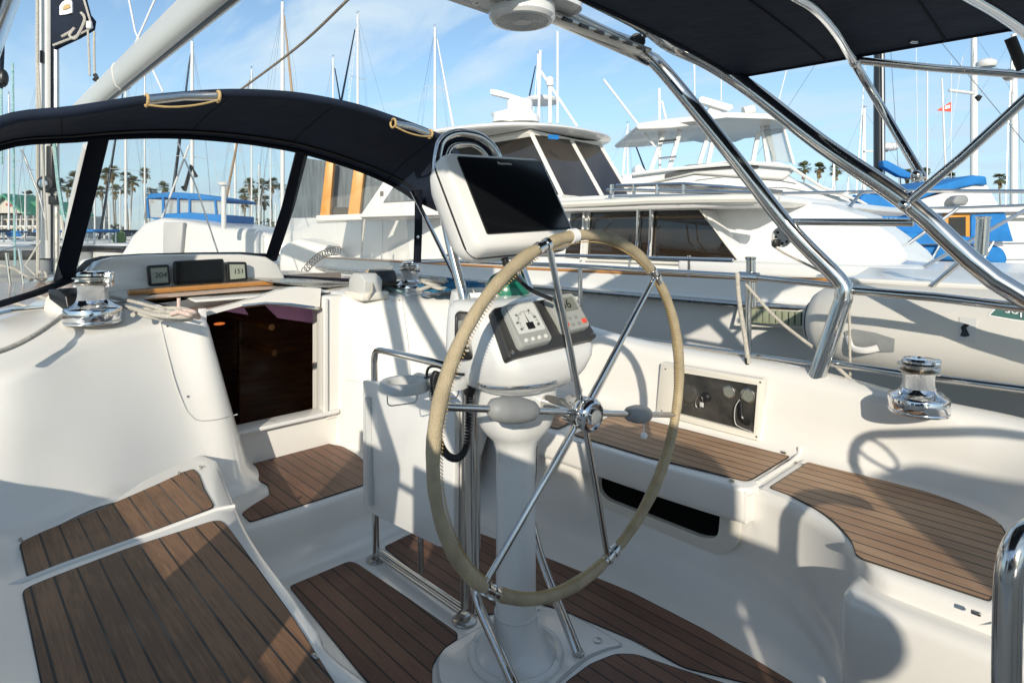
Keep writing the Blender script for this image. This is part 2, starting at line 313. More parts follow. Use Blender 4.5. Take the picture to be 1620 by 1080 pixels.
# port block and port coaming (winch stands on it)
P = [ (V(2.95,-.98,.20), V(2.95,-.80,.90), V(2.95,-.55,.95), V(2.95,-.2,.94), V(2.95,.18,.86), V(2.95,.40,.58), V(2.95,.47,.55)),
      (V(2.64,-.975,.20), V(2.72,-.80,.895), V(2.8,-.55,.95), V(2.9,-.2,.94), V(2.9,.18,.86), V(2.9,.40,.58), V(2.9,.47,.55)),
      (V(2.47,-.895,.20), Z(322,503,.885), V(2.82,-.62,.95), V(2.86,-.2,.93), V(2.85,.18,.86), V(2.85,.40,.58), V(2.85,.47,.55)),
      (V(2.385,-.72,.20), Z(250,510,.88), V(2.72,-.50,.93), V(2.80,-.15,.92), V(2.75,.18,.85), V(2.75,.40,.58), V(2.75,.47,.55)),
      (V(2.27,-.42,.372), Z(140,533,.862), V(2.62,-.34,.885), V(2.62,-.10,.90), V(2.6,.18,.84), V(2.6,.40,.58), V(2.6,.47,.55)),
      (V(2.17,-.20,.38), Z(20,585,.805), V(2.47,-.12,.83), V(2.56,-.02,.84), V(2.5,.19,.79), V(2.5,.40,.58), V(2.5,.47,.55)),
      (V(2.06,-.115,.38), V(2.35,.05,.765), V(2.41,.12,.775), V(2.42,.18,.765), V(2.42,.25,.72), V(2.36,.40,.57), V(2.36,.47,.55)),
      (V(1.80,-.105,.38), V(2.10,.15,.69), V(2.12,.20,.70), V(2.13,.23,.69), V(2.13,.27,.66), V(2.0,.40,.57), V(2.0,.47,.55)),
      (V(1.2,-.105,.38), V(1.2,.14,.67), V(1.2,.20,.68), V(1.2,.23,.675), V(1.2,.28,.65), V(1.2,.40,.57), V(1.2,.47,.55)),
      (V(-1.6,-.10,.38), V(-1.6,.14,.67), V(-1.6,.20,.68), V(-1.6,.23,.675), V(-1.6,.28,.65), V(-1.6,.40,.57), V(-1.6,.47,.55)) ]
pco = obj('port_coaming', MB().grid(wall_rows(P, coam)), gel, boat, 60)
# starboard block and starboard coaming
def so_(t, z=.86): return [V(t[0], t[1]-.09, t[2]+.01), V(t[0], t[1]-.16, t[2]-.02), V(t[0], min(t[1]-.2, -2.50), .58), V(t[0], -2.70, .55)]
S0 = [ (V(2.95,-1.41,.10), V(2.95,-1.41,.93)), (V(2.72,-1.41,.10), V(2.72,-1.42,.925)), (V(2.56,-1.42,.10), V(2.62,-1.47,.905)), (V(2.30,-1.46,.05), V(2.55,-1.62,.90)),
       (V(2.12,-1.56,.02), V(2.46,-1.77,.895)), (V(2.10,-1.78,.1), V(2.38,-1.92,.885)), (V(2.23,-2.08,.33), V(2.30,-2.12,.86)), (V(2.12,-2.28,.375), V(2.16,-2.28,.80)),
       (V(1.9,-2.335,.38), V(1.9,-2.35,.73)), (V(1.6,-2.335,.38), V(1.6,-2.37,.70)), (V(1.0,-2.335,.38), V(1.0,-2.375,.69)), (V(.75,-2.335,.38), V(.74,-2.37,.672)),
       (V(.50,-2.35,.38), V(.50,-2.345,.652)), (V(.30,-2.28,.38), V(.22,-2.33,.64)), (V(.195,-2.12,.38), V(.02,-2.23,.62)), (V(.17,-1.9,.38), V(-.08,-1.99,.60)), (V(.17,-1.66,.38), V(-.10,-1.70,.59)) ]
S = [(b, t, *so_(t)) for b, t in S0]
S[0:2] = [(b, t, V(b.x,-1.8,.97), V(b.x,-2.2,.93), V(b.x,-2.5,.58), V(b.x,-2.70,.55)) for b, t in S0[0:2]]
for i in (2, 3, 4, 5, 6):
    b, t = S0[i]; f = (i-2)/5; S[i] = (b, t, V(t.x+.16*(1-f)+.03, t.y-.16, t.z+.035*(1-f)), V(t.x+.3*(1-f), -2.25, .90-.03*f), V(t.x+.2*(1-f), -2.50, .58), V(t.x+.2*(1-f), -2.70, .55))
sco = obj('starboard_coaming', MB().grid(wall_rows(S, coam)), gel, boat, 60)
# aft end: helm seat platform and transom, outside the picture to the right and behind
obj('aft_deck', MB().box((-1.05,-1.2,.30), (1.3,2.9,.52), bev=.04), gel, boat)
# ---- starboard seat: top, front wall
def seatrow(st):
    cols = [cr([s[i] for s in st], 8) for i in range(2)]; rows = []
    for t, f in zip(*cols):
        hz = V(f.x-t.x, f.y-t.y, 0); rows.append([t+V(0,-.30,0) if t.x > .5 else t+V(0,-.2,0), t-hz.normalized()*.045, t-hz.normalized()*.018-UP*.003, t-UP*.014, t-UP*.045, t-UP*.16, V(*(t+hz*.06).xy, .15), V(*(t+hz*.25).xy, .065), V(*(t+hz*.7).xy, .018), V(*f.xy, .0), V(*(f+hz*.5).xy, -.004)])
    return rows
FS = [(V(2.40,-1.97,.38), V(2.2,-1.62,0)), (V(1.9,-1.97,.38), V(1.9,-1.65,0)), (V(1.5,-1.975,.38), V(1.5,-1.67,0)), (V(1.0,-1.975,.38), V(1.0,-1.69,0)), (V(.84,-1.955,.38), V(.80,-1.69,0)),
      (V(.70,-1.915,.38), V(.66,-1.68,0)), (V(.58,-1.84,.38), V(.55,-1.66,0)), (V(.50,-1.755,.38), V(.47,-1.64,0)), (V(.44,-1.70,.38), V(.40,-1.62,0)), (V(.34,-1.69,.38), V(.32,-1.61,0)), (V(0,-1.69,.38), V(0,-1.61,0)), (V(-.6,-1.69,.38), V(-.6,-1.61,0))]
obj('starboard_seat', MB().grid(seatrow(FS)), gel, boat, 60)
mb = MB(); mb.prism([V(2.35,-1.97,.377), V(1.5,-2.0,.377), V(1.0,-2.0,.377), V(.55,-1.9,.377), V(.45,-1.74,.377), V(-.6,-1.74,.377), V(-.6,-2.42,.377), V(2.35,-2.42,.377)], V(0,0,-.02)); obj('seat_pan', mb, gel, boat)
obj('aft_seat_base', MB().box((-.05,-1.80,.155), (1.12,.34,.345), bev=.035), gel, boat, 60)
# seat-front locker lid overhanging the opening
lid = [V(2.10,-1.86,.384), V(1.6,-1.862,.384), V(1.2,-1.875,.384), V(.905,-1.90,.384), V(.868,-1.93,.384), V(.862,-2.0,.384), V(.905,-2.325,.384), V(2.10,-2.325,.384)]
mb = MB(); mb.prism(lid, V(0,0,-.03)); lo = obj('locker_lid', mb, gel, boat, bevel=.010)
mb = MB(); outr = [V(2.10,-1.862,.36), V(1.6,-1.864,.36), V(1.2,-1.877,.36), V(.91,-1.902,.36), V(.88,-1.925,.36), V(.872,-1.99,.36)]
rows = [[p+V(0,.001,.012), p+V(0,.004,0), p+V(0,.004,-.07), p+V(0,0,-.088), p+V(0,-.012,-.094), p+V(0,-.05,-.092)] for p in cr(outr, 5)]; obj('lid_lip', mb.grid(rows), gel, boat, 60)
# opening in the seat front; a flat black plate paints the shade inside
q0 = [PY(944,760,-1.935), PY(1128,815,-1.935), PY(1101,848,-1.935), PY(941,786,-1.935)]
def onw(x, z): return V(x, -1.948, z)
hole = roundpoly([onw(1.50,.29), onw(.975,.29), onw(.985,.175), onw(1.045,.155), onw(1.46,.155), onw(1.50,.18)], .03)
fo = roundpoly([onw(1.56,.31), onw(.90,.31), onw(.915,.16), onw(1.02,.095), onw(1.48,.095), onw(1.55,.14)], .05)
mb = MB(); n = len(hole); mb.grid([[Vector(p)+V(0,.0,0) for p in fo], [Vector(p)+V(0,.012,0) for p in fo], [Vector(p)+V(0,.012,0) for p in hole], [Vector(p)+V(0,-.012,0) for p in hole]], True)
lf = obj('locker_opening_frame', mb, gelc, boat, 30); obj('locker_shade_plate', MB().prism([Vector(p)+V(0,-.010,0) for p in hole], V(0,-.01,0)), dark, lf)
# ---- port seat
ridge = cr([Z(343,726,.38), Z(377,808,.38), Z(410,866,.38), Z(458,928,.38), Z(500,985,.38), Z(545,1046,.38), V(.55,-.66,.38), V(0,-.66,.38), V(-.5,-.66,.38)], 5)
rows = [[V(p.x+(.25 if p.x > 1.9 else 0), -.02, .38), p+V(0,.05,0), p+V(0,.014,0), p+V(0,.002,-.008), p+V(0,-.006,-.03), p+V(0,-.02,-.2), p+V(0,-.05,-.33), p+V(0,-.09,-.372), p+V(0,-.16,-.381)] for p in ridge]
rows = [[p+V(.17,.03,0) for p in rows[0]]]+rows
obj('port_seat', MB().grid(rows), gel, boat, 60)
# ---- sole and bridge-deck step
obj('sole', MB().prism([V(2.5,-.45,0), V(2.5,-1.9,0), V(-.6,-1.9,0), V(-.6,-.45,0)], V(0,0,-.03)), gel, boat)
st = [V(2.13,-.60,.2), V(2.135,-1.0,.2), V(2.135,-1.40,.2), V(2.15,-1.55,.2)]
rows = [[V(3.0,p.y,.2), p+V(.03,0,0), p+V(.008,0,-.004), p+V(0,0,-.02), p+V(-.008,0,-.10), p+V(-.03,0,-.16), p+V(-.07,0,-.19), p+V(-.13,0,-.199)] for p in st]
obj('bridge_deck_step', MB().grid(rows), gel, boat, 60)
# ---- teak panels
def tpanel(name, poly, m, r=.03, th=.005, label=None):
    poly = roundpoly(poly, r); mb = MB(); mb.prism([p+UP*(.0045) for p in poly], V(0,0,-.004)); rim = framed(poly, -.004)
    o = obj(name, mb, m, boat, label=label)
    mb = MB(); mb.prism([Vector((*p.xy, poly[0].z+.0035)) for p in rim], V(0,0,-.003)); x = obj('caulk_edge', mb, blackm, o); return o
z = .38
def zz(l, z): return [Z(a, b, z) for a, b in l]
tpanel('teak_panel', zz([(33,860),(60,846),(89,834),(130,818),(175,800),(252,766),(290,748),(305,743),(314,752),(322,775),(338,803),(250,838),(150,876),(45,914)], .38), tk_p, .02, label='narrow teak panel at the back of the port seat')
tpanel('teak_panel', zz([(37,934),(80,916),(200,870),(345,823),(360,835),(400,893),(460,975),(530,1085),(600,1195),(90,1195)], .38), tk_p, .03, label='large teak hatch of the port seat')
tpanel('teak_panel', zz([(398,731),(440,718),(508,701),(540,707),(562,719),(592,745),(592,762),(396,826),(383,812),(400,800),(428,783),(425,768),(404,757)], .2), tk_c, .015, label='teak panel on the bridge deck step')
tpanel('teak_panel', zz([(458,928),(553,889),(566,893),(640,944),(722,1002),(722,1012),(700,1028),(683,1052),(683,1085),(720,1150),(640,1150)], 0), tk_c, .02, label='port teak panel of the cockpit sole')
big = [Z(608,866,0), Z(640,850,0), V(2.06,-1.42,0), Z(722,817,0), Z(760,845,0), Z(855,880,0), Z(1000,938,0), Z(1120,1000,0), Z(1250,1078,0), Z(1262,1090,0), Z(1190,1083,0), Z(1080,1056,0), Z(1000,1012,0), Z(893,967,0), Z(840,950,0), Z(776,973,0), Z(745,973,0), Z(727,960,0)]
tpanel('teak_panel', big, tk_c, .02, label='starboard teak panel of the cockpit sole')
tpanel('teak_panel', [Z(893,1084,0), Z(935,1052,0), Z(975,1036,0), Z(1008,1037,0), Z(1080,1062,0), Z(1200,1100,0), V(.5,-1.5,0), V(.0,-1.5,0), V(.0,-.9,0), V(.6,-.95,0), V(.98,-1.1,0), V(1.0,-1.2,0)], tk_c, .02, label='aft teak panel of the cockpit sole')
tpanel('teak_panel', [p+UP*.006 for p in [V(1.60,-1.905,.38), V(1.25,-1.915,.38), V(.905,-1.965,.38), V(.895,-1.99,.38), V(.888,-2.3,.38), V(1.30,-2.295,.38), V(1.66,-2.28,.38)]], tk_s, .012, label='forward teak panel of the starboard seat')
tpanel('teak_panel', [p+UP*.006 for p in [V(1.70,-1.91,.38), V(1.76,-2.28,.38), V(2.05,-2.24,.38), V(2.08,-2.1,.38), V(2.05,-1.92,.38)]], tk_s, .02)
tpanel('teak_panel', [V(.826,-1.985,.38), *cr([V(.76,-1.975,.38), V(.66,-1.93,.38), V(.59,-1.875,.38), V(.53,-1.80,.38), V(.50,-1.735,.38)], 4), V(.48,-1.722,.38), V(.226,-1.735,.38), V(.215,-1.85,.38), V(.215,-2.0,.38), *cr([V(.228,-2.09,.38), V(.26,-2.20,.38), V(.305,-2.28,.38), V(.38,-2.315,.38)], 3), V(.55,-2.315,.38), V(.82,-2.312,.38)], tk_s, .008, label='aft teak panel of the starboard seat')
# raised seams between the seat hatches
obj('seat_seam', MB().tube([Z(0,932,.381), Z(100,893,.381), Z(250,840,.381), Z(343,805,.381), Z(372,800,.381)], .006, 8), gel, boat)
obj('seat_seam', MB().tube([V(.872,-1.99,.384), V(.87,-2.1,.384), V(.865,-2.26,.384), V(.862,-2.325,.395), V(.862,-2.333,.42)], .007, 8), gel, boat)
obj('seat_groove', MB().tube([V(.846,-1.96,.381), V(.845,-2.1,.381), V(.842,-2.33,.382)], .004, 6), ygrey, boat)
# pedestal base plate in the sole
pl = roundpoly(zz([(697,1090),(693,1050),(700,1030),(730,1012),(790,978),(840,958),(893,970),(950,1000),(985,1022),(962,1026),(925,1040),(890,1070),(870,1090)], .0), .04)
obj('base_plate', MB().prism([p+UP*.007 for p in pl], V(0,0,-.005)), gel, boat, bevel=.002)
obj('base_plate_groove', MB().prism([p+UP*.003 for p in framed(pl, -.008)], V(0,0,-.0025)), ygrey, boat)
for px, py, zc in ((946,1013,.008),(848,962,.008)): obj('screw_plug', MB().lathe([(.012,0),(.012,.003),(.009,.0035),(0,.0035)], Z(px,py,zc), n=16), steeld, boat)
for px, py, zc in ((33,856,.381),(318,740,.381),(284,750,.381),(498,1042,.381),(1240,717,.39),(1305,729,.382),(1559,807,.382),(1544,972,.382),(1158,762,.386)):
    obj('hinge_pin', MB().box(Z(px,py,zc)+UP*.004, (.018,.008,.008), bev=.002), steeld, boat)
# ---- coaming box lids (two mirrored flush lids on the forward blocks)
def onface(a, b, u, v): return lerp(a, b, u)+(Vector(v))
lidp = [(254,505),(322,503),(336,545),(354,600),(374,656),(345,664),(318,666),(303,658),(292,640),(275,580)]
# edge line of the lid, laid 1 mm proud of the face by projecting the pixel line onto the block face plane
fa, fb, fc = Z(322,505,.88), Z(140,535,.872), Z(310,745,.40)
nrm = (fb-fa).cross(fc-fa).normalized()
def onpl(px, py, o=.004):
    dirv = (D(px,py,1)-V(0,0,H)); t = nrm.dot(fa-V(0,0,H))/nrm.dot(dirv); p = V(0,0,H)+dirv*t; return p-dirv.normalized()*o
# ---- bulkhead, companionway and cabin
bk = thing('companionway', 'open companionway with dark varnished cabin inside, right of the port winch', 'companionway', (2.72,-1.1,.2))
XB = 2.72
obj('sill', MB().box((XB+.03,-1.15,.265), (.10,.60,.175), bev=.012), gel, bk)
obj('threshold', MB().box((XB-.005,-1.15,.361), (.11,.52,.018), bev=.005), ywhite, bk)
obj('jamb', MB().box((XB+.02,-1.40,.62), (.10,.10,.60), bev=.015), gel, bk)
obj('jamb_track', MB().box((XB-.035,-1.346,.63), (.02,.022,.56), bev=.004), ywhite, bk)
obj('jamb_track', MB().box((XB-.035,-.80,.63), (.02,.03,.56), bev=.004), ywhite, bk)
hp = [PX(325,500,XB), PX(383,484,XB), PX(420,479,XB), PX(506,488,XB), PX(508,456,XB), PX(470,454,XB), PX(440,459,XB), PX(412,470,XB), PX(380,478,XB), PX(330,490,XB)]
obj('header', MB().prism(hp, V(.04,0,0)), gel, bk)
obj('header_strip', MB().tube([PX(383,484,XB-.008), PX(420,480,XB-.008), PX(460,482,XB-.008), PX(506,488,XB-.008)], .009, 6), steel, bk)
# cabin interior
ci = MB(); x0, x1, y0, y1, z0, z1 = XB+.05, 5.2, -2.3, -.1, -.6, .895
ci.add([(x0,y0,z0),(x1,y0,z0),(x1,y1,z0),(x0,y1,z0),(x0,y0,z1),(x1,y0,z1),(x1,y1,z1),(x0,y1,z1)], [(0,1,2,3),(4,5,6,7),(1,2,6,5),(0,1,5,4),(3,2,6,7)])
obj('cabin_lining', ci, woodi, bk)
obj('cabin_bulkhead', MB().box((3.9,-1.72,.2), (.04,.7,1.5), bev=.01), woodi, bk)
obj('cabin_table', MB().box((3.7,-1.0,.02), (.7,.5,.04), bev=.01), woodi, bk)
obj('cabin_counter', MB().box((4.3,-.75,.32), (1.2,.5,.05), bev=.01), woodi, bk); obj('cabin_shelf_edge', MB().box((3.6,-1.38,.55), (.5,.03,.04), bev=.008), woodh, bk)
obj('ladder_tread', MB().box((2.98,-1.1,.20), (.16,.42,.03), bev=.008), woodh, bk); obj('cabin_handrail', MB().tube([V(3.2,-1.30,.72), V(4.6,-1.25,.74)], .018, 8), woodh, bk)
obj('companion_ladder', MB().box((2.95,-1.1,.02), (.25,.45,.5), bev=.01), woodi, bk)
obj('curtain', MB().prism([PX(320,483,3.0), PX(384,483,3.0), PX(393,498,3.0), PX(330,488,3.0)], V(.01,0,0)), purple, bk)
obj('curtain', MB().prism([PX(418,481,3.0), PX(515,489,3.0), PX(515,514,3.0), PX(440,503,3.0)], V(.01,0,0)), purple, bk)
obj('cabin_lamp', MB().ball(PX(500,573,3.4), .022), lampw, bk)
obj('cabin_lamp', MB().ball(PX(347,512,3.4), .018, sc=(1,1.6,.4)), lampw, bk)
obj('hatch_runner', MB().prism([PX(425,446,2.9), PX(560,448,2.9), PX(555,458,2.9), PX(470,452,2.9)], V(.35,0,.01)), steeld, bk)
obj('sliding_hatch', MB().prism([V(2.78,-.80,.925), V(2.78,-1.42,.925), V(3.1,-1.42,.935), V(3.1,-.80,.935)], V(0,0,.012)), gel, bk, bevel=.006)
# ---- coachroof and foredeck
rows = []
for x, w, zc, zs, dk, hw in ((2.86,.93,.955,.93,.56,1.48),(3.3,.80,.985,.92,.57,1.48),(3.7,.74,.975,.90,.57,1.47),(4.4,.70,.90,.82,.57,1.45),(5.5,.64,.82,.74,.58,1.36),(7,.5,.74,.68,.59,1.12),(8.5,.3,.68,.64,.60,.72),(9.5,.1,.64,.63,.62,.32),(10.2,.02,.63,.63,.63,.03)):
    c = -1.05-.05
    rows.append([V(x, c-hw*.85, -1.0 if x < 10 else .6), V(x, c-hw-.02, dk-.25), V(x,c-hw,dk), V(x,c-w-.12,dk+.01), V(x,c-w,zs), V(x,c-w*.6,zc-.01), V(x,c,zc), V(x,c+w*.6,zc-.01), V(x,c+w,zs), V(x,c+w+.12,dk+.01), V(x,c+hw,dk), V(x,c+hw+.02,dk-.25), V(x,c+hw,-1.0 if x < 10 else .6)])
obj('coachroof', MB().grid([[lerp(a,b,0) for a,b in zip(r,r)] for r in rows]), gel, boat, 50)
# hull sides aft
for s_ in (1,-1):
    yy = .48 if s_ > 0 else -2.71
    rr = [[V(x, yy+(0 if x > -1 else -s_*.12), .55), V(x, yy+s_*.02+(0 if x > -1 else -s_*.12), .3), V(x, yy-s_*.05, -.4), V(x, yy-s_*.3, -1.05)] for x in (2.9,1,-1.0,-1.8)]
    obj('topside', MB().grid(rr), gel, boat, 50)
obj('transom', MB().box((-1.75,-1.2,-.2), (.06,2.6,1.4), bev=.02), gel, boat)
# coaming lid lines and screws
def seam(l, o, r=.002): obj('lid_groove', MB().tube([surf(o, *q, .0005) for q in cr2(l)], r, 6), ygrey, boat)
def cr2(l): return [(p.x, p.y) for p in cr([V(a,b,0) for a,b in l], 6)]
seam([(254,508),(262,545),(276,600),(290,638),(300,655),(315,665),(345,663),(376,655)], pco)
seam([(636,470),(640,500),(646,545),(649,590),(648,620)], sco); seam([(548,600),(580,607),(610,612),(640,616)], sco, .0015)
for px, py, o in ((265,516,pco),(297,627,pco),(632,475,sco)):
    q = surf(o, px, py, 0); q2 = surf(o, px, py, .01); obj('lid_screw', MB().lathe([(.0045,0),(.0045,.0015),(0,.0025)], q, q2-q, 10), steeld, boat)
# ================================================================ instrument pod under the dodger
pod = thing('instrument_pod', 'white instrument pod with three dark displays under the dodger windows', 'instrument pod', (3.2,-.95,.95))
pp = [PX(a,b,3.2) for a,b in [(133,455),(140,432),(156,413),(180,406),(225,403),(300,402),(380,402),(420,406),(438,418),(448,436),(452,450),(420,458),(300,462),(200,470)]]
rows = [[p+V(0,0,0) for p in pp], [p+V(.0,0,0)+(sum(pp,Vector())/len(pp)-p)*.0+V(-.0,0,0) for p in pp]]
cc = sum(pp, Vector())/len(pp)
rows = [[lerp(p,cc,.04)+V(-.03,0,0) for p in pp], [lerp(p,cc,.015)+V(-.022,0,0) for p in pp], [p for p in pp], [p+V(.3,0,-.02) for p in pp]]
mb = MB().grid(rows, True, True); obj('pod_shell', mb, gel, pod, 50)
def disp(c1, c2, c3, c4, dig, big=False):
    q = [PX(*k,3.14) for k in (c1,c2,c3,c4)]; fr = MB().prism(roundpoly(q,.012), V(-.02,0,0)); o = obj('display', fr, black, pod, bevel=.003)
    c = sum(q, Vector())/4; qq = [lerp(p,c,.26 if not big else .09)+V(-.0215,0,0) for p in q]
    obj('display_glass', MB().prism(qq, V(-.001,0,0)), screen if big else lcdg, o)
    if dig: text('digits', dig, .034, c+V(-.0235,-.006,0), (0,-1,0), (0,0,1), black, o)
disp((231,420),(266,418),(269,450),(234,453), '204'); disp((273,413),(352,409),(353,447),(274,451), None, True); disp((356,414),(388,414),(390,443),(358,446), '151')
obj('teak_rail', MB().tube([PX(202,463,2.98), PX(260,459,2.98), PX(340,453,2.98), PX(430,447,2.98)], .017, 8, flat=.8), woodh, label='long varnished teak rail fixed below the instrument displays', cat='rail')
obj('teak_trim', MB().tube([PX(222,473,2.95), PX(280,469,2.95)], .012, 8), woodh, label='short varnished trim left under the long teak rail', cat='rail')
obj('teak_trim', MB().tube([PX(353,465,2.93), PX(412,460,2.93)], .012, 8), woodh, label='short varnished trim right under the long teak rail', cat='rail')
obj('washboard_channel', MB().prism([PX(250,480,2.85), PX(352,467,2.85), PX(420,462,2.85), PX(385,482,2.85), PX(325,487,2.85), PX(290,487,2.85)], V(.015,0,0)), steeld, bk)

# ================================================================ dodger
dg = thing('dodger', 'navy canvas spray dodger with clear windows arching over the companionway', 'dodger', (2.9,-1.0,.95))
XA = 2.5; XC = 3.05
A = [V(2.30,.04,1.20), V(2.42,.0,1.40), PX(0,194,XA), PX(120,176,XA), PX(240,158,XA), PX(350,149,XA), PX(430,150,XA), PX(490,156,XA), PX(560,170,XA), PX(620,189,XA), PX(690,216,XA), V(2.48,-1.96,1.66), V(2.46,-2.02,1.56), V(2.44,-2.05,1.47)]
B = [V(2.9,.06,1.2), V(2.98,.0,1.38), PX(0,230,XC), PX(120,218,XC), PX(200,213,XC), PX(280,213,XC), PX(360,219,XC), PX(420,227,XC), PX(480,239,XC), PX(560,264,XC), PX(610,285,XC), PX(640,302,2.95), PX(655,312,2.85), V(2.78,-2.08,1.37)]
Ac, Bc = cr(A, 5), cr(B, 5); rows = []
for k in range(9):
    t = k/8; rows.append([lerp(a, b, t)+UP*.014*math.sin(math.pi*t) for a, b in zip(Ac, Bc)])
top = rows; mb = MB().grid(top); mb.grid([[p-UP*.006 for p in r] for r in top][::-1]); obj('canopy', mb, navy, dg, 60)
mb = MB(); mb.tube([p+V(-.005,0,.0) for p in Ac], .019, 10); obj('rolled_hem', mb, navy, dg)
mb = MB(); mb.tube([p+V(-.01,0,-.008) for p in Bc], .016, 8, flat=.8); obj('window_hem', mb, navy2, dg)
mb = MB(); mb.tube([lerp(a,b,.22)+UP*.025 for a,b in zip(Ac,Bc)][5:-5], .004, 6); obj('stitched_seam', mb, navy2, dg)
# panel seams running fore and aft, zip along the window top
for k in (14,26,38,50): obj('canvas_seam', MB().tube([rows[j][k]+V(-.004,0,-.004) for j in range(9)], .0035, 5), navy2, dg)
obj('zip', MB().tube([lerp(a,b,.88)+UP*.0+V(-.012,0,-.004) for a,b in zip(Ac,Bc)][6:-8], .006, 5), black, dg)
# windscreen
Cc = [V(2.80,.06,.93), PX(0,476,2.9), PX(110,441,3.25), PX(135,432,3.4), PX(160,420,3.5), PX(280,407,3.58), PX(350,404,3.58), PX(432,406,3.52), PX(438,435,3.35), PX(560,442,3.1), V(2.75,-2.24,.98)]
def winpost(p, q, r=.024): return MB().tube([Vector(p), lerp(p,q,.5), Vector(q)], r, 8, flat=.45)
def strip(pts, r=.016, m=navy2, nm='window_border'): return obj(nm, MB().tube(pts, r, 8, flat=.5), m, dg)
TLp, TL = PX(163,218,XC), PX(112,442,3.25); TRp, TR = PX(477,243,XC), PX(430,408,3.45)
obj('window_post', MB().tube([PX(158,215,XC), PX(130,330,3.15), PX(100,446,3.22)], .043, 8, flat=.3), navy2, dg)
obj('window_post', MB().tube([PX(478,240,XC), PX(455,330,3.25), PX(428,412,3.42)], .036, 8, flat=.3), navy2, dg)
strip([V(2.80,.06,.95), PX(0,481,2.85), PX(55,464,3.0), PX(108,444,3.2)], .026)
strip([PX(112,441,3.22), PX(140,414,3.38), PX(160,408,3.45), PX(220,404,3.5), PX(300,402,3.5), PX(380,401,3.5), PX(432,405,3.42)], .018)
strip([PX(436,437,3.25), PX(500,440,3.15), PX(552,443,3.02), PX(600,446,2.9)], .018)
def pane(nm, rows_): return obj(nm, MB().grid(rows_), vinyl, dg, 60)
pane('clear_window', [[PX(0,233,XC), PX(80,225,XC), PX(160,216,XC)], [PX(0,360,XC-.05), PX(60,345,3.1), PX(130,330,3.15)], [PX(0,480,2.88), PX(55,463,3.0), PX(105,444,3.22)]])
pane('clear_window', [[PX(165,217,XC), PX(280,217,XC), PX(380,225,XC), PX(480,243,XC)], [PX(136,330,3.2), PX(260,312,3.3), PX(370,315,3.3), PX(455,330,3.25)], [PX(112,441,3.25), PX(220,405,3.5), PX(330,402,3.5), PX(430,407,3.43)]])
pane('clear_window', [[PX(482,244,XC), PX(560,270,XC), PX(640,308,2.95)], [PX(462,330,3.2), PX(545,350,3.1), PX(645,370,2.9)], [PX(436,437,3.3), PX(552,443,3.05), PX(652,440,2.8)]])
# grab rails with tan lacing
def grab(p, q, nm):
    a, b = PX(*p,XA-.03), PX(*q,XA-.03); o = obj('grab_rail', MB().tube([a, lerp(a,b,.5)+UP*.008, b], .017, 10), steel, dg)
    for t in (.0, 1.0): obj('lacing', MB().tube(ring(lerp(a,b,t), (UP), V(1,0,0), .021, .023, 14), .0055, 6, closed=True), strapm, o)
    obj('lacing_cord', MB().tube(cr([a+V(-.02,0,-.02), lerp(a,b,.25)+V(-.028,0,-.032), lerp(a,b,.5)+V(-.03,0,-.034), lerp(a,b,.75)+V(-.028,0,-.028), b+V(-.02,0,-.015)], 5), .004, 6), strapm, o)
grab((232,159),(345,153),'a'); grab((622,195),(680,212),'b')
obj('frame_tube', MB().tube([PX(652,303,2.75), PX(690,378,2.55), PX(735,470,2.33)], .011, 8), steel, dg)
obj('support_strap', MB().tube([PX(662,300,2.72), PX(662,360,2.72), PX(660,415,2.72)], .026, 8, flat=.25), navy2, dg)
for py in (326,375): obj('strap_grommet', MB().lathe([(.006,0),(.009,.002),(.004,.003)], PX(661,py,2.70), V(-1,0,0), 12), steel, dg)


# ================================================================ winches
def winch(c, s, label, arm=200):
    c = Vector(c); t = thing('winch', label, 'winch', c, 'chrome self-tailing winches')
    L = lambda pr: [(r*s, h*s) for r, h in pr]
    obj('base', MB().lathe(L([(.086,0),(.088,.003),(.088,.009),(.0865,.011),(.088,.013),(.088,.050),(.085,.055),(.078,.058),(.064,.064),(.054,.073),(.050,.082),(0,.082)]), c, n=44), chrome, t)
    obj('drum', MB().lathe(L([(.049,.078),(.0475,.084),(.0455,.100),(.0455,.116),(.048,.130),(.052,.135),(0,.135)]), c, n=36), knurl, t)
    obj('self_tailing_jaw', MB().lathe(L([(.035,.134),(.060,.137),(.062,.141),(.040,.147),(.040,.152),(.060,.156),(.060,.161),(.03,.165)]), c, n=36), steeld, t)
    cp = obj('top_cap', MB().lathe(L([(.038,.163),(.048,.166),(.048,.173),(.042,.180),(.020,.182),(.017,.176),(0,.176)]), c, n=36), chrome, t)
    obj('winch_pawl_cover', MB().ball(c+V(-.05,-.012,.062)*s, .022*s, sc=(1,1,.6)), steeld, t)
    a = math.radians(arm); dv_ = V(math.cos(a), math.sin(a), 0); sd = V(-dv_.y, dv_.x, 0)
    obj('feeder_arm', MB().box(c+dv_*.047*s+UP*.148*s, (.034*s,.026*s,.050*s), (dv_, sd, UP), .006), chrome, t)
    obj('feeder_arm', MB().box(c+dv_*.035*s+UP*.173*s, (.060*s,.026*s,.012*s), (dv_, sd, UP), .004), chrome, cp)
    return t
wp = Z(147,506,.905); wp.z = .895
winch(wp, 1.04, 'shiny chrome winch standing on the port coaming beside the cream rope clutch', 235)
ws = Z(648,463,.905); ws.z = .90
winch(ws, .92, 'chrome winch on the starboard coaming beside the blue rope coil', 210)
wa = Z(1453,649,.655); wa.z = .65
winch(wa, .96, 'largest-looking chrome winch standing on the aft starboard coaming', 215)

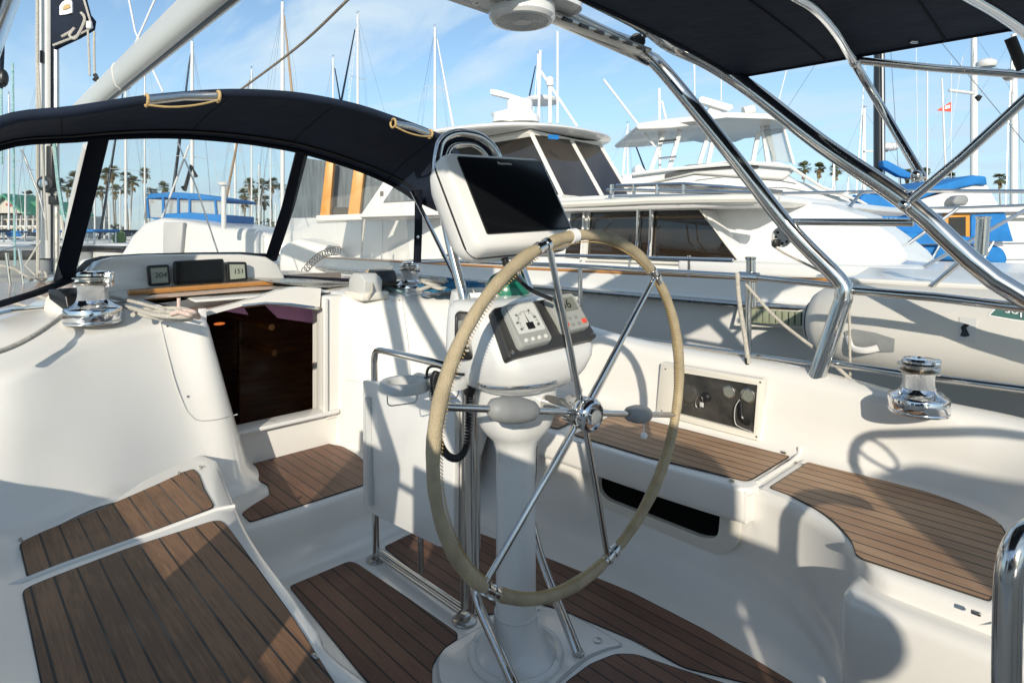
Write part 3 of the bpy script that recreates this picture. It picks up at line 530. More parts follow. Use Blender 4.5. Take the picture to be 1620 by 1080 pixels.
# ================================================================ steering wheel
WC = D(918, 651, 1.5865); R_ = .47
wy, wp_, wr = math.radians(-2.07), math.radians(-2.58), math.radians(-12.6)
wn = V(-math.cos(wy)*math.cos(wp_), -math.sin(wy)*math.cos(wp_), math.sin(wp_)); wu = UP.cross(wn).normalized(); wv = wn.cross(wu)
wl = thing('steering_wheel', 'large leather-wrapped steering wheel with six polished spokes', 'steering wheel', WC-UP*R_)
def wpt(a, r, o=0): return WC+(wu*math.cos(a)+wv*math.sin(a))*r+wn*o
g6 = [wr+k*math.pi/3 for k in range(6)]            # 0 right,1 up-right,2 up-left,3 left,4 down-left,5 down-right
joints = [g6[1]+.02, g6[2]+.045, g6[4]+.06, g6[5]+.03]
obj('rim_tube', MB().tube([wpt(2*math.pi*k/96, R_) for k in range(96)], .0135, 10, closed=True), steel, wl)
segs = sorted(a % (2*math.pi) for a in joints); gap = .045
for i, a in enumerate(segs):
    b = segs[(i+1) % 4]+(2*math.pi if i == 3 else 0); n = max(8, int((b-a)*16)); pts = []; rs = []
    for k in range(n+1):
        q = a+gap+(b-a-2*gap)*k/n; pts.append(wpt(q, R_)); rs.append(.0158+.0012*math.sin(q*7)+.0006*math.sin(q*31)-(.003 if k in (0, n) else 0))
    w = obj('leather_wrap', MB().tube(pts, .0185, 14, rs=rs), leather, wl, 80)
    mb = MB()
    for k in range(int((b-a-2*gap)*R_/.0085)):
        q = a+gap+.02+k*.0085/R_; p = wpt(q, R_-.0185, .006); mb.tube([p-wn*.005+wu*0, p+wn*.004+(wpt(q+.01,R_)-wpt(q,R_))*.6], .0016, 4)
    obj('stitching', mb, strapm, w)
for a in joints:
    for d in (-.032, .032): obj('rim_clamp', MB().tube([wpt(a+d-.012, R_), wpt(a+d+.012, R_)], .0165, 12), steel, wl)
obj('tape_band', MB().tube([wpt(g6[2]-.17, R_), wpt(g6[2]-.215, R_)], .0192, 14), whitem, wl)
for i, a in enumerate(g6):
    sp = obj('spoke', MB().tube([wpt(a, .035, .008), wpt(a, .2, .006), wpt(a, R_-.008)], .0085, 10), steel, wl)
    if i in (0, 3):
        pts = [wpt(a, r, .006) for r in (.205,.215,.24,.275,.30,.315)] if i == 0 else [wpt(a, r, .006) for r in (.175,.19,.225,.28,.315,.33)]
        gr = obj('foam_grip', MB().tube(pts, .02, 14, rs=[.013,.0215,.026,.027,.021,.010] if i == 0 else [.014,.024,.031,.032,.026,.012]), greyr, sp, 70)
pb = wpt(g6[0], .295, 0); obj('pull_cord', MB().tube([pb-UP*.02, pb-UP*.058], .0016, 6), whitem, wl); obj('pull_ball', MB().ball(pb-UP*.065, .0105), whitem, wl)
obj('hub', MB().lathe([(.030,-.045),(.036,-.04),(.036,-.014),(.042,-.012),(.042,.012),(.036,.016),(.036,.03),(.036,.034)], WC, wn, 32), steel, wl)
obj('hub_bolts', MB().tube(ring(WC+wn*.004, wu, wv, .038, .038, 12), .006, 6, closed=True), steeld, wl)
nut = obj('hub_nut', MB().lathe([(.040,.018),(.044,.024),(.044,.040),(.038,.048),(.034,.05),(.033,.044),(.022,.044),(.02,.054),(0,.056)], WC, wn, 36), chrome, wl)
obj('hub_emblem', MB().lathe([(.018,.055),(.017,.0575),(0,.058)], WC, wn, 20), greyr, nut)

# ================================================================ pedestal
PC = V(1.235,-1.208,.0)
pd = thing('steering_pedestal', 'white steering pedestal with flared base and instrument binnacle', 'pedestal', PC)
obj('base_flange', MB().lathe([(.137,.007),(.139,.012),(.136,.020),(.128,.023),(.120,.021),(.116,.016)], PC, n=56), paintw, pd, 60)
obj('column', MB().lathe([(.118,.015),(.112,.020),(.095,.034),(.080,.058),(.068,.09),(.062,.12),(.060,.128),(.0585,.132),(.0575,.30),(.057,.48),(.057,.60)], PC, n=56), paintw, pd, 50)
obj('column_collar', MB().lathe([(.0615,.126),(.0635,.130),(.0615,.136)], PC, n=48), paintw, pd)
for k in range(4):
    a = k*math.pi/2+.5; obj('flange_bolt', MB().lathe([(.008,.021),(.008,.026),(0,.028)], PC+V(math.cos(a)*.126, math.sin(a)*.126, 0), n=10), paintw, pd)
fx = V(0,-1,0)
obj('wheel_shaft', MB().tube([WC-wn*.02, V(PC.x-.03, WC.y, WC.z)], .022, 14), steel, pd)
# head of the pedestal behind the hub
def slab_(c, w, d_, h, r, z0): return rrect(V(c.x, c.y, z0), fx, V(1,0,0), w, d_, r, 6)
cH = PC+V(.02,0,0)
rows = []
for z_, w, d_, off, r in ((.56,.114,.114,.0,.0565),(.60,.116,.116,.0,.057),(.63,.135,.13,0,.062),(.648,.17,.155,0,.068),(.67,.20,.175,0,.07),(.70,.220,.185,0,.07),(.79,.235,.19,-.0,.075)):
    rows.append(rrect(V(PC.x+off, PC.y, z_), fx, V(1,0,0), w, d_, r, 6))
obj('pedestal_head', MB().grid(rows, True, True), paintw, pd, 60)
# binnacle : flares to the instrument panel
BL, BR, TLq, TRq = D(803,571,1.49), D(942,536,1.73), D(776,491,1.56), D(897,470,1.80)
pc = (BL+BR+TLq+TRq)/4; pu = (BR-BL).normalized(); pvv = ((TLq-BL)+(TRq-BR)).normalized(); pn = pu.cross(pvv).normalized()
if pn.x > 0: pn = -pn
def ppl(u, v, o=0): return pc+pu*u+pvv*v+pn*o
rows = []
for (z_, x_a, x_f, w, r) in ((.785,-.085,.10,.20,.09),(.792,-.115,.115,.27,.10),(.806,-.135,.12,.31,.10),(.835,-.150,.125,.345,.09),(.87,-.155,.13,.366,.07),(.893,-.150,.13,.370,.055),(.903,-.142,.13,.370,.05)):
    rows.append(rrect(V(PC.x+(x_a+x_f)/2-.01, PC.y+.0, z_), fx, V(1,0,0), w, x_f-x_a, r*.9, 7))
rows.append(rrect(V(PC.x+.008, PC.y, .965), fx, V(1,0,0), .368, .225, .05, 7)); rows.append(rrect(V(PC.x+.028, PC.y, 1.012), fx, V(1,0,0), .355, .185, .05, 7))
rows.append(rrect(V(PC.x+.038, PC.y, 1.030), fx, V(1,0,0), .33, .155, .05, 7)); rows.append(rrect(V(PC.x+.04, PC.y, 1.036), fx, V(1,0,0), .28, .11, .04, 7))
bn = obj('binnacle', MB().grid(rows, True, True), paintw, pd, 60)
# instrument board
q = [BL-pn*.0, BR, TRq, TLq]; ob = obj('instrument_board', MB().prism(roundpoly([p+pn*.012 for p in [BL,BR,TRq,TLq]], .012), -pn*.03), charm, pd, bevel=.003)
pw = (BR-BL).length; ph = (TLq-BL).dot(pvv)
for su in (-1,1):
    for sv in (-1,1): obj('board_screw', MB().lathe([(.006,.012),(.006,.0145),(0,.016)], ppl(su*(pw/2-.014)+(.0), sv*(ph/2-.012)), pn, 12), steeld, pd)
def inst(u, v, w, h, nm):
    mb = MB().grid([rrect(ppl(u,v,.012), pu, pvv, w, h, .014, 4), rrect(ppl(u,v,.028), pu, pvv, w, h, .014, 4), rrect(ppl(u,v,.034), pu, pvv, w*.95, h*.95, .012, 4)], True, True)
    return obj(nm, mb, greyp, pd, 40)
i1 = inst(-.082,.002,.118,.128,'wind_instrument')
obj('dial_face', MB().prism(rrect(ppl(-.082,.016,.0345), pu, pvv, .098, .084, .006), pn*.0008), dial, i1)
obj('dial_window', MB().prism(rrect(ppl(-.080,-.008,.0355), pu, pvv, .026, .020, .001), pn*.001), black, i1)
obj('needle', MB().prism([ppl(-.083,.0,.0362), ppl(-.079,.0,.0362), ppl(-.082,.030,.0362)], pn*.0006), black, i1)
mb = MB(); mg = MB()
for k in range(25):
    a = math.radians(-120+k*10)+math.pi/2; r0 = .031 if k % 3 else .027; c = ppl(-.081,.004,.0358); u_ = pu*math.cos(a)+pvv*math.sin(a)*.95
    (mg if 8 < k < 11 or 14 < k < 17 else mb).tube([c+u_*r0, c+u_*.036], .0007, 4)
obj('dial_ticks', mb, black, i1); obj('dial_arc', mg, greenm, i1)
for t_, du, dv_ in (('30',-.030,.022),('60',-.038,.0),('30',.02,.03),('60',.030,.008),('90',-.034,-.02),('90',.032,-.014)): text('dial_number', t_, .009, ppl(-.082+du,.006+dv_,.0358), pu, pvv, black, i1)
for k in range(4): obj('push_button', MB().lathe([(.006,.034),(.006,.038),(.004,.0395),(0,.0395)], ppl(-.082-.036+k*.024,-.046), pn, 12), dial, i1)
i2 = inst(.088,.012,.112,.118,'autopilot_control')
obj('display_window', MB().prism(rrect(ppl(.088,.034,.0345), pu, pvv, .084, .044, .004), pn*.0008), lcd, i2)
text('digits', '36', .04, ppl(.088,.034,.0357), pu, pvv, black, i2)
for u_, v_, m_ in ((-.038,-.03,redb),(.038,-.03,redb),(-.014,-.014,greyr),(.012,-.014,greyr),(-.014,-.034,greyr),(.012,-.034,greyr),(-.036,-.008,dial)):
    obj('push_button', MB().prism(rrect(ppl(.088+u_,v_+.004,.034), pu, pvv, .017 if m_ is redb else .012, .014 if m_ is redb else .008, .004), pn*.004), m_, i2)
# compass on top
cp0 = D(797,455,1.86); cp0.z = .985
obj('compass_bowl', MB().lathe([(.080,.0),(.086,.012),(.082,.035),(.072,.052)], cp0, n=32), paintw, pd)
obj('compass_dome', MB().lathe([(.070,.046),(.068,.075),(.055,.10),(.030,.118),(0,.122)], cp0, V(-.25,0,1), 32), greenm, pd)
obj('compass_hood', MB().lathe([(.098,-.01),(.10,.02),(.092,.06),(.088,.02)], cp0+V(.05,.05,0), n=32), paintw, pd)
obj('throttle_ring', MB().tube(bend([D(753,604,1.62), D(765,611,1.55), D(800,614,1.52), D(850,610,1.53), D(880,603,1.60)], .05), .0038, 8), steel, pd)

# ================================================================ pedestal guard with chart plotter
gd = thing('pedestal_guard', 'tall bent stainless guard hoop with four legs around the steering pedestal', 'guard rail', V(1.2,-1.2,0))
L1 = [D(838,1140,1.50), D(812,1080,1.555), D(745,930,1.77), D(743,760,1.76), D(742,600,1.735), D(741,495,1.70), D(715,400,1.745), D(688,268,1.81), D(697,221,1.83), D(722,209,1.86), D(760,215,1.92), D(783,236,1.96), D(795,270,1.98)]
L1b = [D(795,270,1.98), D(825,425,1.96), D(842,470,1.95), D(850,620,1.99), D(838,820,2.0), D(857,890,1.90), D(915,1033,1.68)]
obj('guard_tube', MB().tube(bend(L1, .09), .0145, 14), steel, gd); obj('guard_tube', MB().tube(bend(L1b, .09), .0145, 14), steel, gd)
obj('guard_tube', MB().tube(bend([D(735,960,1.86), D(736,800,1.86), D(737,640,1.86), D(736,560,1.86)], .05), .0125, 12), steeld, gd)
obj('guard_tube', MB().tube(bend([D(753,968,1.83), D(754,800,1.83), D(755,640,1.83), D(752,560,1.83)], .05), .0125, 12), steel, gd)
obj('inner_hoop', MB().tube(bend([D(712,330,1.80), D(702,262,1.82), D(712,228,1.85), D(757,228,1.92), D(780,262,1.96)], .06), .008, 10), steel, gd)
def foot(c, r=.036): return obj('deck_foot', MB().lathe([(r,0),(r,.003),(r*.9,.006),(r*.5,.008),(r*.45,.02),(.013,.022)], c, n=28), steeld, gd)
fA = Z(595,885,0.001); fB = Z(735,981,.001); foot(fA, .037); foot(fB, .040); foot(Z(915,1034,.007), .018)
obj('hoop_wrap', MB().tube(bend([D(701,330,1.83), D(695,262,1.84), D(705,219,1.86), D(760,220,1.94), D(789,262,1.99)], .07), .016, 10), navy, gd)
# folded table with its tube frame and drink holder
tb = thing('folding_table', 'white folded cockpit table leaf held in a stainless frame beside the wheel', 'table', fA)
obj('frame_tube', MB().tube(bend([fA, D(593,700,PY(593,700,-1.19).dot(VD)), PY(592,552,-1.19), PY(612,556,-1.18), PY(700,576,-1.16), PY(742,592,-1.15)], .07), .0125, 12), steel, tb)
for a, b in (((597,868),(735,962)), ((600,880),(728,968))): obj('frame_rail', MB().tube([PY(*a,-1.195), PY(*b,-1.20)], .0085, 10), steel, tb)
obj('frame_post', MB().tube([PY(666,905,-1.195), PY(664,780,-1.195)], .010, 10), steeld, tb)
lf_ = [PY(582,600,-1.185), PY(582,792,-1.185), PY(590,806,-1.185), PY(700,860,-1.185), PY(726,866,-1.19), PY(728,640,-1.19), PY(700,612,-1.19)]
obj('table_leaf', MB().prism(lf_, V(0,.022,0)), paintw, tb, bevel=.004)
obj('leaf_edge', MB().tube([PY(583,628,-1.16), PY(587,797,-1.16)], .014, 8), plast, tb)
obj('table_leaf', MB().prism([p+V(-.005,-.034,-.02) for p in lf_], V(0,.022,0)), paintw, tb, bevel=.004)
ch = thing('drink_holder', 'white plastic double drink holder with wire loops above the folded table', 'drink holder', PY(650,625,-1.13))
def dh(px, py): return Z(px, py, .805)
c1, c2 = V(*dh(640,610)), V(*dh(706,603))
def ringm(c, r0, r1, h): 
    a = [ring(c+UP*z_, V(1,0,0), V(0,1,0), r_, r_, 32) for r_, z_ in ((r1,-h),(r1,h),(r1-.003,h+.003),(r0+.003,h+.003),(r0,h),(r0,-h),(r1,-h))]
    return MB().grid(a, True)
rr_ = (c1-c2).length/2*.98; obj('holder_ring', ringm(c1, rr_-.014, rr_+.008, .012), plast, ch, 50); obj('holder_ring', ringm(c2, rr_-.014, rr_+.008, .012), plast, ch, 50)
for c in (c1, c2):
    u_ = (c2-c1).normalized(); w_ = V(-u_.y, u_.x, 0)
    for s_ in (-.6,): obj('wire_loop', MB().tube(bend([c-u_*rr_*.75+w_*.015, c-u_*rr_*.75-UP*.055+w_*.015, c+u_*rr_*.55-UP*.055-w_*.01+UP*.008, c+u_*rr_*.55-w_*.01+UP*.0], .015), .002, 6), steeld, ch)
# plotter pod
QBL, QBR, QTL, QTR = D(768,370,1.50), D(900,362,1.722), D(727,250,1.574), D(855,258,1.80)
qc = (QBL+QBR+QTL+QTR)/4; qu = ((QBR-QBL)+(QTR-QTL)).normalized(); qv = ((QTL-QBL)+(QTR-QBR)); qv = (qv-qu*qv.dot(qu)).normalized(); qn = qu.cross(qv)
if qn.dot(VD) > 0: qn = -qn
def qp(u, v, o=0): return qc+qu*u+qv*v+qn*o
qw = ((QBR-QBL).length+(QTR-QTL).length)/2; qh = ((QTL-QBL).dot(qv)+(QTR-QBR).dot(qv))/2
cp_ = thing('chart_plotter', 'chart plotter with black screen in a white pod on the guard hoop', 'chart plotter', qp(0,-qh/2-.05,-.05))
def pr(w, h, r, o, u=-.012, v=-.012): return rrect(qp(u,v,o), qu, qv, w, h, r, 6)
rows = [pr(qw+.052,qh+.046,.03,.0), pr(qw+.062,qh+.058,.034,-.006), pr(qw+.068,qh+.066,.032,-.02), pr(qw+.07,qh+.068,.034,-.045)]
obj('pod_front', MB().grid(rows, True, True), podm, cp_, 60)
rows = [pr(qw+.066,qh+.064,.04,-.047), pr(qw+.069,qh+.067,.04,-.052), pr(qw+.062,qh+.060,.045,-.085), pr(qw+.04,qh+.035,.06,-.112), pr(qw-.02,qh-.02,.06,-.13)]
obj('pod_back', MB().grid(rows, True, True), podm, cp_, 60)
obj('pod_gasket', MB().grid([pr(qw+.0725,qh+.0705,.04,-.0425), pr(qw+.0725,qh+.0705,.04,-.0485)], True, True), blackm, cp_)
sc_ = obj('screen', MB().grid([rrect(qp(0,0,.0), qu, qv, qw+.006, qh+.006, .006), rrect(qp(0,0,.005), qu, qv, qw+.006, qh+.006, .006), rrect(qp(0,0,.006), qu, qv, qw, qh, .005)], True, True), screen, cp_, 30)
text('brand_lettering', 'Raymarine', .0125, qp(-.0,qh/2-.014,.0065), qu, qv, plast, sc_)
obj('pod_bracket', MB().tube([qp(-.07,-.14,-.06), qp(-.06,-.20,-.08)], .010, 10), black, cp_)
obj('pod_cable', MB().tube(cr([qp(-.03,-.11,-.10), qp(-.03,-.17,-.10), qp(.0,-.24,-.09), qp(.02,-.30,-.04)], 5), .006, 8), black, cp_)
# VHF handset with coiled cord
hs = thing('radio_handset', 'black handheld radio microphone hanging on the guard tube with a coiled cord', 'radio handset', D(735,590,1.62))
hc = D(735,530,1.60); hu = VR.copy(); hv = (UP+VD*.15).normalized()
def hb(u, v, w, h, o, d_): return [rrect(hc+hu*u+hv*v-VD*o, hu, hv, w, h, .012, 4), rrect(hc+hu*u+hv*v-VD*(o+d_), hu, hv, w, h, .012, 4), rrect(hc+hu*u+hv*v-VD*(o+d_+.003), hu, hv, w*.88, h*.93, .01, 4)]
obj('handset_body', MB().grid(hb(0,.0,.052,.125,-.02,.03), True, True), black, hs)
obj('handset_window', MB().prism(rrect(hc+hv*.024-VD*.0135, hu, hv, .032, .034, .004), -VD*.001), lcd, hs)
for i in range(3):
    for j in range(2): obj('handset_key', MB().box(hc+hu*(-.009+j*.018)-hv*(.012+i*.013)-VD*.0145, (.010,.006,.003), (hu, hv, VD), .001), greyp, hs)
obj('handset_clip', MB().tube([D(735,560,1.64), D(748,590,1.66), D(742,622,1.68)], .016, 8), black, hs)
obj('clip_bracket', MB().box(D(742,598,1.70), (.05,.03,.035), (hu, UP, VD), .008), paintw, hs)
cpath = cr([D(690,590,1.64), D(686,605,1.62), D(689,640,1.62), D(693,690,1.62), D(706,718,1.62), D(724,724,1.62), D(738,705,1.63), D(742,660,1.65), D(743,620,1.68)], 40); mbc = MB(); hp_ = []
for i, p in enumerate(cpath):
    t_ = (cpath[min(i+1,len(cpath)-1)]-cpath[max(i-1,0)]).normalized(); a_ = t_.cross(VD).normalized(); b_ = t_.cross(a_); 
for i in range(len(cpath)*6-6):
    f = i/6; k = int(f); p = lerp(cpath[k], cpath[k+1], f-k); t_ = (cpath[k+1]-cpath[k]).normalized(); a_ = t_.cross(VD).normalized(); b_ = t_.cross(a_); an = i*2*math.pi/26
    hp_.append(p+(a_*math.cos(an)+b_*math.sin(an))*.0085)
obj('coiled_cord', mbc.tube(hp_, .0026, 5), black, hs, 80)
obj('cord_loop', MB().tube(cr([D(690,590,1.64), D(676,596,1.64), D(678,582,1.63), D(692,580,1.62), D(715,590,1.62), D(735,592,1.62)], 6), .004, 6), black, hs)

# ================================================================ arch, bimini and rails
ar = thing('stern_arch', 'polished stainless arch over the cockpit with raked legs and cross bars', 'arch', V(.7,-1.2,.66))
mir = lambda p: V(p.x, -2.4-p.y, p.z)
def d_of(px, y): return y/rdx(px)[1]
TA = [PY(1290,602,-2.42), PY(1325,500,-2.45), PY(1335,466,-2.455), PY(1325,440,-2.455), PY(1248,360,-2.42), PY(1150,235,-2.34), PY(1050,112,-2.24), PY(1020,90,-2.19), V(1.46,-1.95,2.0), V(1.46,-1.2,2.04)]
TA = cr(TA, 5); obj('arch_tube', MB().tube(TA+[mir(p) for p in TA[::-1]][1:], .0315, 16), steel, ar)
TB = [V(-.55,-2.55,.66), V(-.25,-2.52,.85), PY(1620,471,-2.45), PY(1440,324,-2.42), PY(1300,228,-2.40), PY(1190,143,-2.38), PY(1120,98,-2.30), PY(1060,70,-2.18), V(1.30,-1.9,2.03), V(1.30,-1.2,2.06)]
TB = cr(TB, 5); obj('arch_tube', MB().tube(TB+[mir(p) for p in TB[::-1]][1:], .033, 16), steel, ar)
obj('inner_arch_tube', MB().tube(cr([PY(1010,62,-2.15), V(1.39,-1.9,1.99), V(1.39,-1.2,2.02), V(1.39,-.5,1.99), V(1.40,-.25,1.93)], 5), .018, 12), steel, ar)
obj('cross_bar', MB().tube([PY(1252,351,-2.43), PY(1445,352,-2.43)], .014, 12), steel, ar)
obj('cross_bar', MB().tube([mir(PY(1252,351,-2.43)), mir(PY(1445,352,-2.43))], .014, 12), steel, ar)
for k in range(0): pass
tr = obj('traveller_track', MB().box((1.38,-1.62,1.965), (.06,.95,.018), bev=.004), steeld, ar)
for k in range(9): obj('track_slot', MB().box((1.352,-1.30-.09*k,1.958), (.012,.05,.012), bev=.002), black, tr)
bl = thing('traveller_block', 'chrome and black traveller pulley block under the arch bend', 'pulley block', D(1010,78,2.45))
obj('block_cheek', MB().lathe([(.0,-.016),(.028,-.016),(.032,-.01),(.024,0),(.032,.01),(.028,.016),(0,.016)], D(1008,66,2.42), VD, 20), black, bl)
obj('block_shackle', MB().ball(D(1016,58,2.42), .018), chrome, bl)
obj('control_line', MB().tube(cr([D(1012,75,2.42), D(1030,92,2.40), D(1048,112,2.40), D(1080,150,2.40)], 5), .005, 6), blackm, bl)
sp_c = V(*PX(826,14,1.40)); sp_c.z = 1.935
spk = thing('speaker', 'round white ceiling speaker under the arch housing', 'speaker', sp_c-UP*.02)
obj('speaker_housing', MB().grid([rrect(V(1.40,-1.17,1.985), V(0,1,0), V(1,0,0), .82, .25, .06, 6), rrect(V(1.40,-1.17,1.975), V(0,1,0), V(1,0,0), .84, .27, .07, 6), rrect(V(1.40,-1.17,2.02), V(0,1,0), V(1,0,0), .84, .27, .07, 6)], True, True), paintw, spk, 40)
obj('speaker_rim', MB().lathe([(.110,.035),(.110,.0),(.100,-.012),(.088,-.014),(.086,-.010)], sp_c, n=44), paintw, spk)
obj('speaker_grille', MB().lathe([(.087-.0035*k, -.011-(.0022 if k % 2 else 0)-.00012*k) for k in range(18)]+[(.026,-.017),(.0,-.017)], sp_c, n=44), plast, spk)
obj('housing_light', MB().lathe([(.012,0),(.012,-.004),(.006,-.006),(0,-.006)], V(1.40,*PX(750,5,1.40).yz), n=14), steeld, spk)
# bimini
bm_ = thing('bimini', 'dark navy bimini canvas with stainless bows overhead at the right', 'bimini', V(.3,-1.2,1.7))
def bimrow(x, f=1.0):
    a = PY(1165,113,-2.38); out = []
    for k in range(15):
        u = -1+2*k/14; y = -1.2-1.18*u; z_ = 1.875-.02*(1.1-x)+.062*(1-abs(u)**2.2); out.append(V(x, y, z_))
    return out
xs = [1.13, .9, .6, .3, .0, -.15]
rows = [bimrow(x) for x in xs]
rows[0] = [p+V(.02*(1-abs(-1+2*i/14)),0,.0) for i, p in enumerate(rows[0])]
mb = MB(); mb.grid(rows); mb.grid([[p-UP*.01 for p in r] for r in rows][::-1]); mb.grid([rows[0], [p-UP*.01 for p in rows[0]]]); mb.grid([[r[0] for r in rows], [r[0]-UP*.01 for r in rows]]); mb.grid([[r[-1] for r in rows], [r[-1]-UP*.01 for r in rows]])
obj('canvas', mb, navy, bm_, 60)
for x_ in (.78,.42,.06): obj('canvas_seam', MB().tube([p-UP*.011 for p in bimrow(x_)], .004, 5), navy2, bm_)
obj('canvas_hem', MB().tube([r[-1]-UP*.006 for r in rows], .010, 8), navy2, bm_); obj('canvas_hem', MB().tube([p-UP*.006 for p in rows[0]], .012, 8), navy2, bm_)
for px, py in ((1275,92),(1446,67)): obj('canvas_clip', MB().tube(ring(PY(px,py,-2.33), VR, (UP+VD).normalized(), .016, .006, 14), .0022, 6, closed=True), steel, bm_)
obj('bow_tube', MB().tube(cr([D(1460,282,2.06), D(1400,180,2.17), D(1350,97,2.12), D(1322,50,1.83), D(1290,14,1.62), D(1262,-4,1.53), D(1215,-30,1.40), D(1150,-60,1.27)], 6), .0145, 12), steel, bm_)
obj('bow_tube', MB().tube([D(1436,320,2.05), D(1520,250,1.95), D(1625,154,1.80), D(1700,85,1.7)], .015, 12), steel, bm_)
obj('bow_tube', MB().tube([D(1357,96,2.13), D(1480,108,2.05), D(1625,119,1.95), D(1700,125,1.85)], .0135, 12), steel, bm_)
obj('bow_tube', MB().tube(cr([D(1480,-35,1.30), D(1538,-3,1.42), D(1580,22,1.52), D(1625,55,1.62), D(1680,110,1.70)], 5), .0135, 12), steel, bm_)
obj('bow_tube', MB().tube([D(1598,60,1.86), D(1618,110,1.86)], .016, 10), blackm, bm_)
for px, py, d_ in ((1352,98,2.12),(1450,278,2.06),(1442,312,2.05),(1596,119,1.98),(1430,325,2.03)): obj('tube_fitting', MB().ball(D(px,py,d_), .019, sc=(1,1,1.1)), steel, bm_)
# side rails
rl = thing('side_rail', 'two-bar stainless guard rail running along the starboard side deck', 'guard rail', V(1.5,-2.48,.55))
YR = -2.47
obj('rail_tube', MB().tube([PY(640,415,YR), PY(720,413,YR), PY(900,420,YR), PY(1180,437,YR), PY(1322,452,YR)], .0125, 12), steel, rl)
obj('rail_tube', MB().tube([PY(1332,458,YR), PY(1480,470,YR), PY(1622,487,YR), PY(1760,505,YR)], .016, 12), steel, rl)
obj('rail_tube', MB().tube([PY(940,527,YR), PY(1100,548,YR), PY(1296,577,YR)], .0085, 10), steel, rl)
obj('rail_tube', MB().tube([PY(1312,574,YR), PY(1450,594,YR), PY(1622,616,YR), PY(1760,640,YR)], .014, 12), steel, rl)
for px, a, b in ((918,423,520),(1184,440,590)): obj('stanchion', MB().tube([PY(px,a,YR), PY(px,b,YR)], .012, 10), steel, rl)
obj('rail_clamp', MB().tube([PY(1170,437,YR), PY(1200,439,YR)], .021, 12), steel, rl)
rh = thing('rod_holder', 'vertical stainless fishing rod holder clamped to the starboard rail', 'rod holder', PY(1190,485,-2.50))
obj('holder_tube', MB().lathe([(.020,0),(.020,.20),(.024,.205),(.024,.212),(.018,.212),(.017,.05)], PY(1189,485,-2.50), V(.02,0,1), 20), steel, rh)
rh2 = thing('rod_holder', 'slanted stainless rod holder at the upper right of the dinghy', 'rod holder', PY(1552,404,-2.9))
obj('holder_tube', MB().lathe([(.022,0),(.022,.14),(.026,.145),(.026,.15),(.018,.15)], PY(1552,404,-2.9), V(-.05,0,1), 20), steel, rh2)
obj('holder_strut', MB().tube([PY(1475,452,-2.9), PY(1552,385,-2.9)], .010, 10), steel, rh2)
obm = thing('rope_reel', 'small white perforated disc cleat with black clip on the arch leg', 'cleat', PY(1235,395,-2.48))
mb = MB(); mb.lathe([(.0,0),(.040,0),(.042,.004),(.040,.008),(0,.008)], PY(1236,375,-2.47), -VD, 28); obj('disc', mb, plast, obm)
mb = MB()
for k in range(8): mb.lathe([(.006,.008),(.006,.0095),(0,.0095)], PY(1236,375,-2.47)+(VR*math.cos(k*.785)+UP*math.sin(k*.785))*.026, -VD, 10)
obj('disc_holes', mb, black, obm); obj('clip', MB().box(PY(1226,384,-2.46)-VD*.01, (.03,.03,.03), (VR,UP,VD), .006), black, obm)
def rp(pts, r, m, label, nm='rope', cat='rope', n=8, parent=None): return obj(nm, MB().tube(cr(pts, 6), r, n), m, parent, 80, label, cat)
rp([PY(1222,388,-2.46), PY(1240,400,-2.46), PY(1290,425,-2.46), PY(1335,447,-2.46)], .005, rope, 'thin white line running from the disc cleat to the arch bend')
rp([PY(1166,432,-2.45), PY(1170,480,-2.44), PY(1178,530,-2.42), PY(1184,575,-2.40)], .0095, rope, 'vertical white lashing hanging from the starboard rail')
obj('rope_eye', MB().tube([PY(1182,566,-2.405), PY(1184,584,-2.40)], .012, 8), blackm, label='black rubber eye at the lower end of the white lashing', cat='rope fitting')
rp([PY(1180,450,-2.46), PY(1230,505,-2.46), PY(1300,560,-2.47), PY(1350,603,-2.47), PY(1405,645,-2.47)], .007, rope, 'long white line slanting from the rail down to the aft winch')
rp([PY(1343,460,-2.50), PY(1344,520,-2.5), PY(1345,608,-2.5)], .005, rope, 'thin white line hanging straight down behind the arch bend')
# foreground rail and stern rails (their shadows fall across the cockpit)
fr_ = thing('helm_rail', 'thick bent stainless rail in the bottom right corner', 'hand rail', V(.13,-1.16,.3))
Fp = [D(1592,1300,.95), D(1592,1080,.95), D(1594,960,.95), D(1597,905,.95), D(1607,868,.955), D(1630,842,.97), D(1680,830,1.0), V(-.1,-1.3,.78)]
obj('rail_tube', MB().tube(cr(Fp, 6), .0195, 16), steel, fr_)
# engine control panel
ep = thing('engine_panel', 'weathered engine control panel with gauges behind a scratched cover in the starboard coaming', 'engine panel', V(1.1,-2.34,.45))
def epn(px, py, o=0): return PY(px, py, -2.325+o)
def epf(l, o=0): return [epn(a, b, o) for a, b in l]
fo_ = epf([(1046,573),(1206,600),(1200,697),(1038,655)]); fi_ = epf([(1070,588),(1198,609),(1192,684),(1064,651)])
obj('panel_frame', MB().grid([[p+V(0,-.03,0) for p in fo_], [p+V(0,.002,0) for p in fo_], [p+V(0,.005,0) for p in framed(fo_,.006)], [p+V(0,.005,0) for p in framed(fi_,-.003)], [p+V(0,-.008,0) for p in fi_]], True), gelc, ep, 30)
obj('panel_plate', MB().prism([p+V(0,-.012,0) for p in fi_], V(0,.006,0)), panelm, ep)
for px, py in ((1204,604),(1198,690),(1054,583),(1048,649)): obj('panel_screw', MB().lathe([(.004,.005),(.004,.007),(0,.008)], epn(px,py), V(0,1,0), 8), steeld, ep)
def gauge(px, py, r): 
    g_ = obj('gauge', MB().lathe([(r,-.008),(r,.0),(r*.85,.002),(r*.8,-.002),(0,-.002)], epn(px,py), V(0,1,0), 28), steeld, ep); obj('gauge_face', MB().lathe([(r*.78,-.0015),(0,-.0012)], epn(px,py), V(0,1,0), 24), lcd, g_)
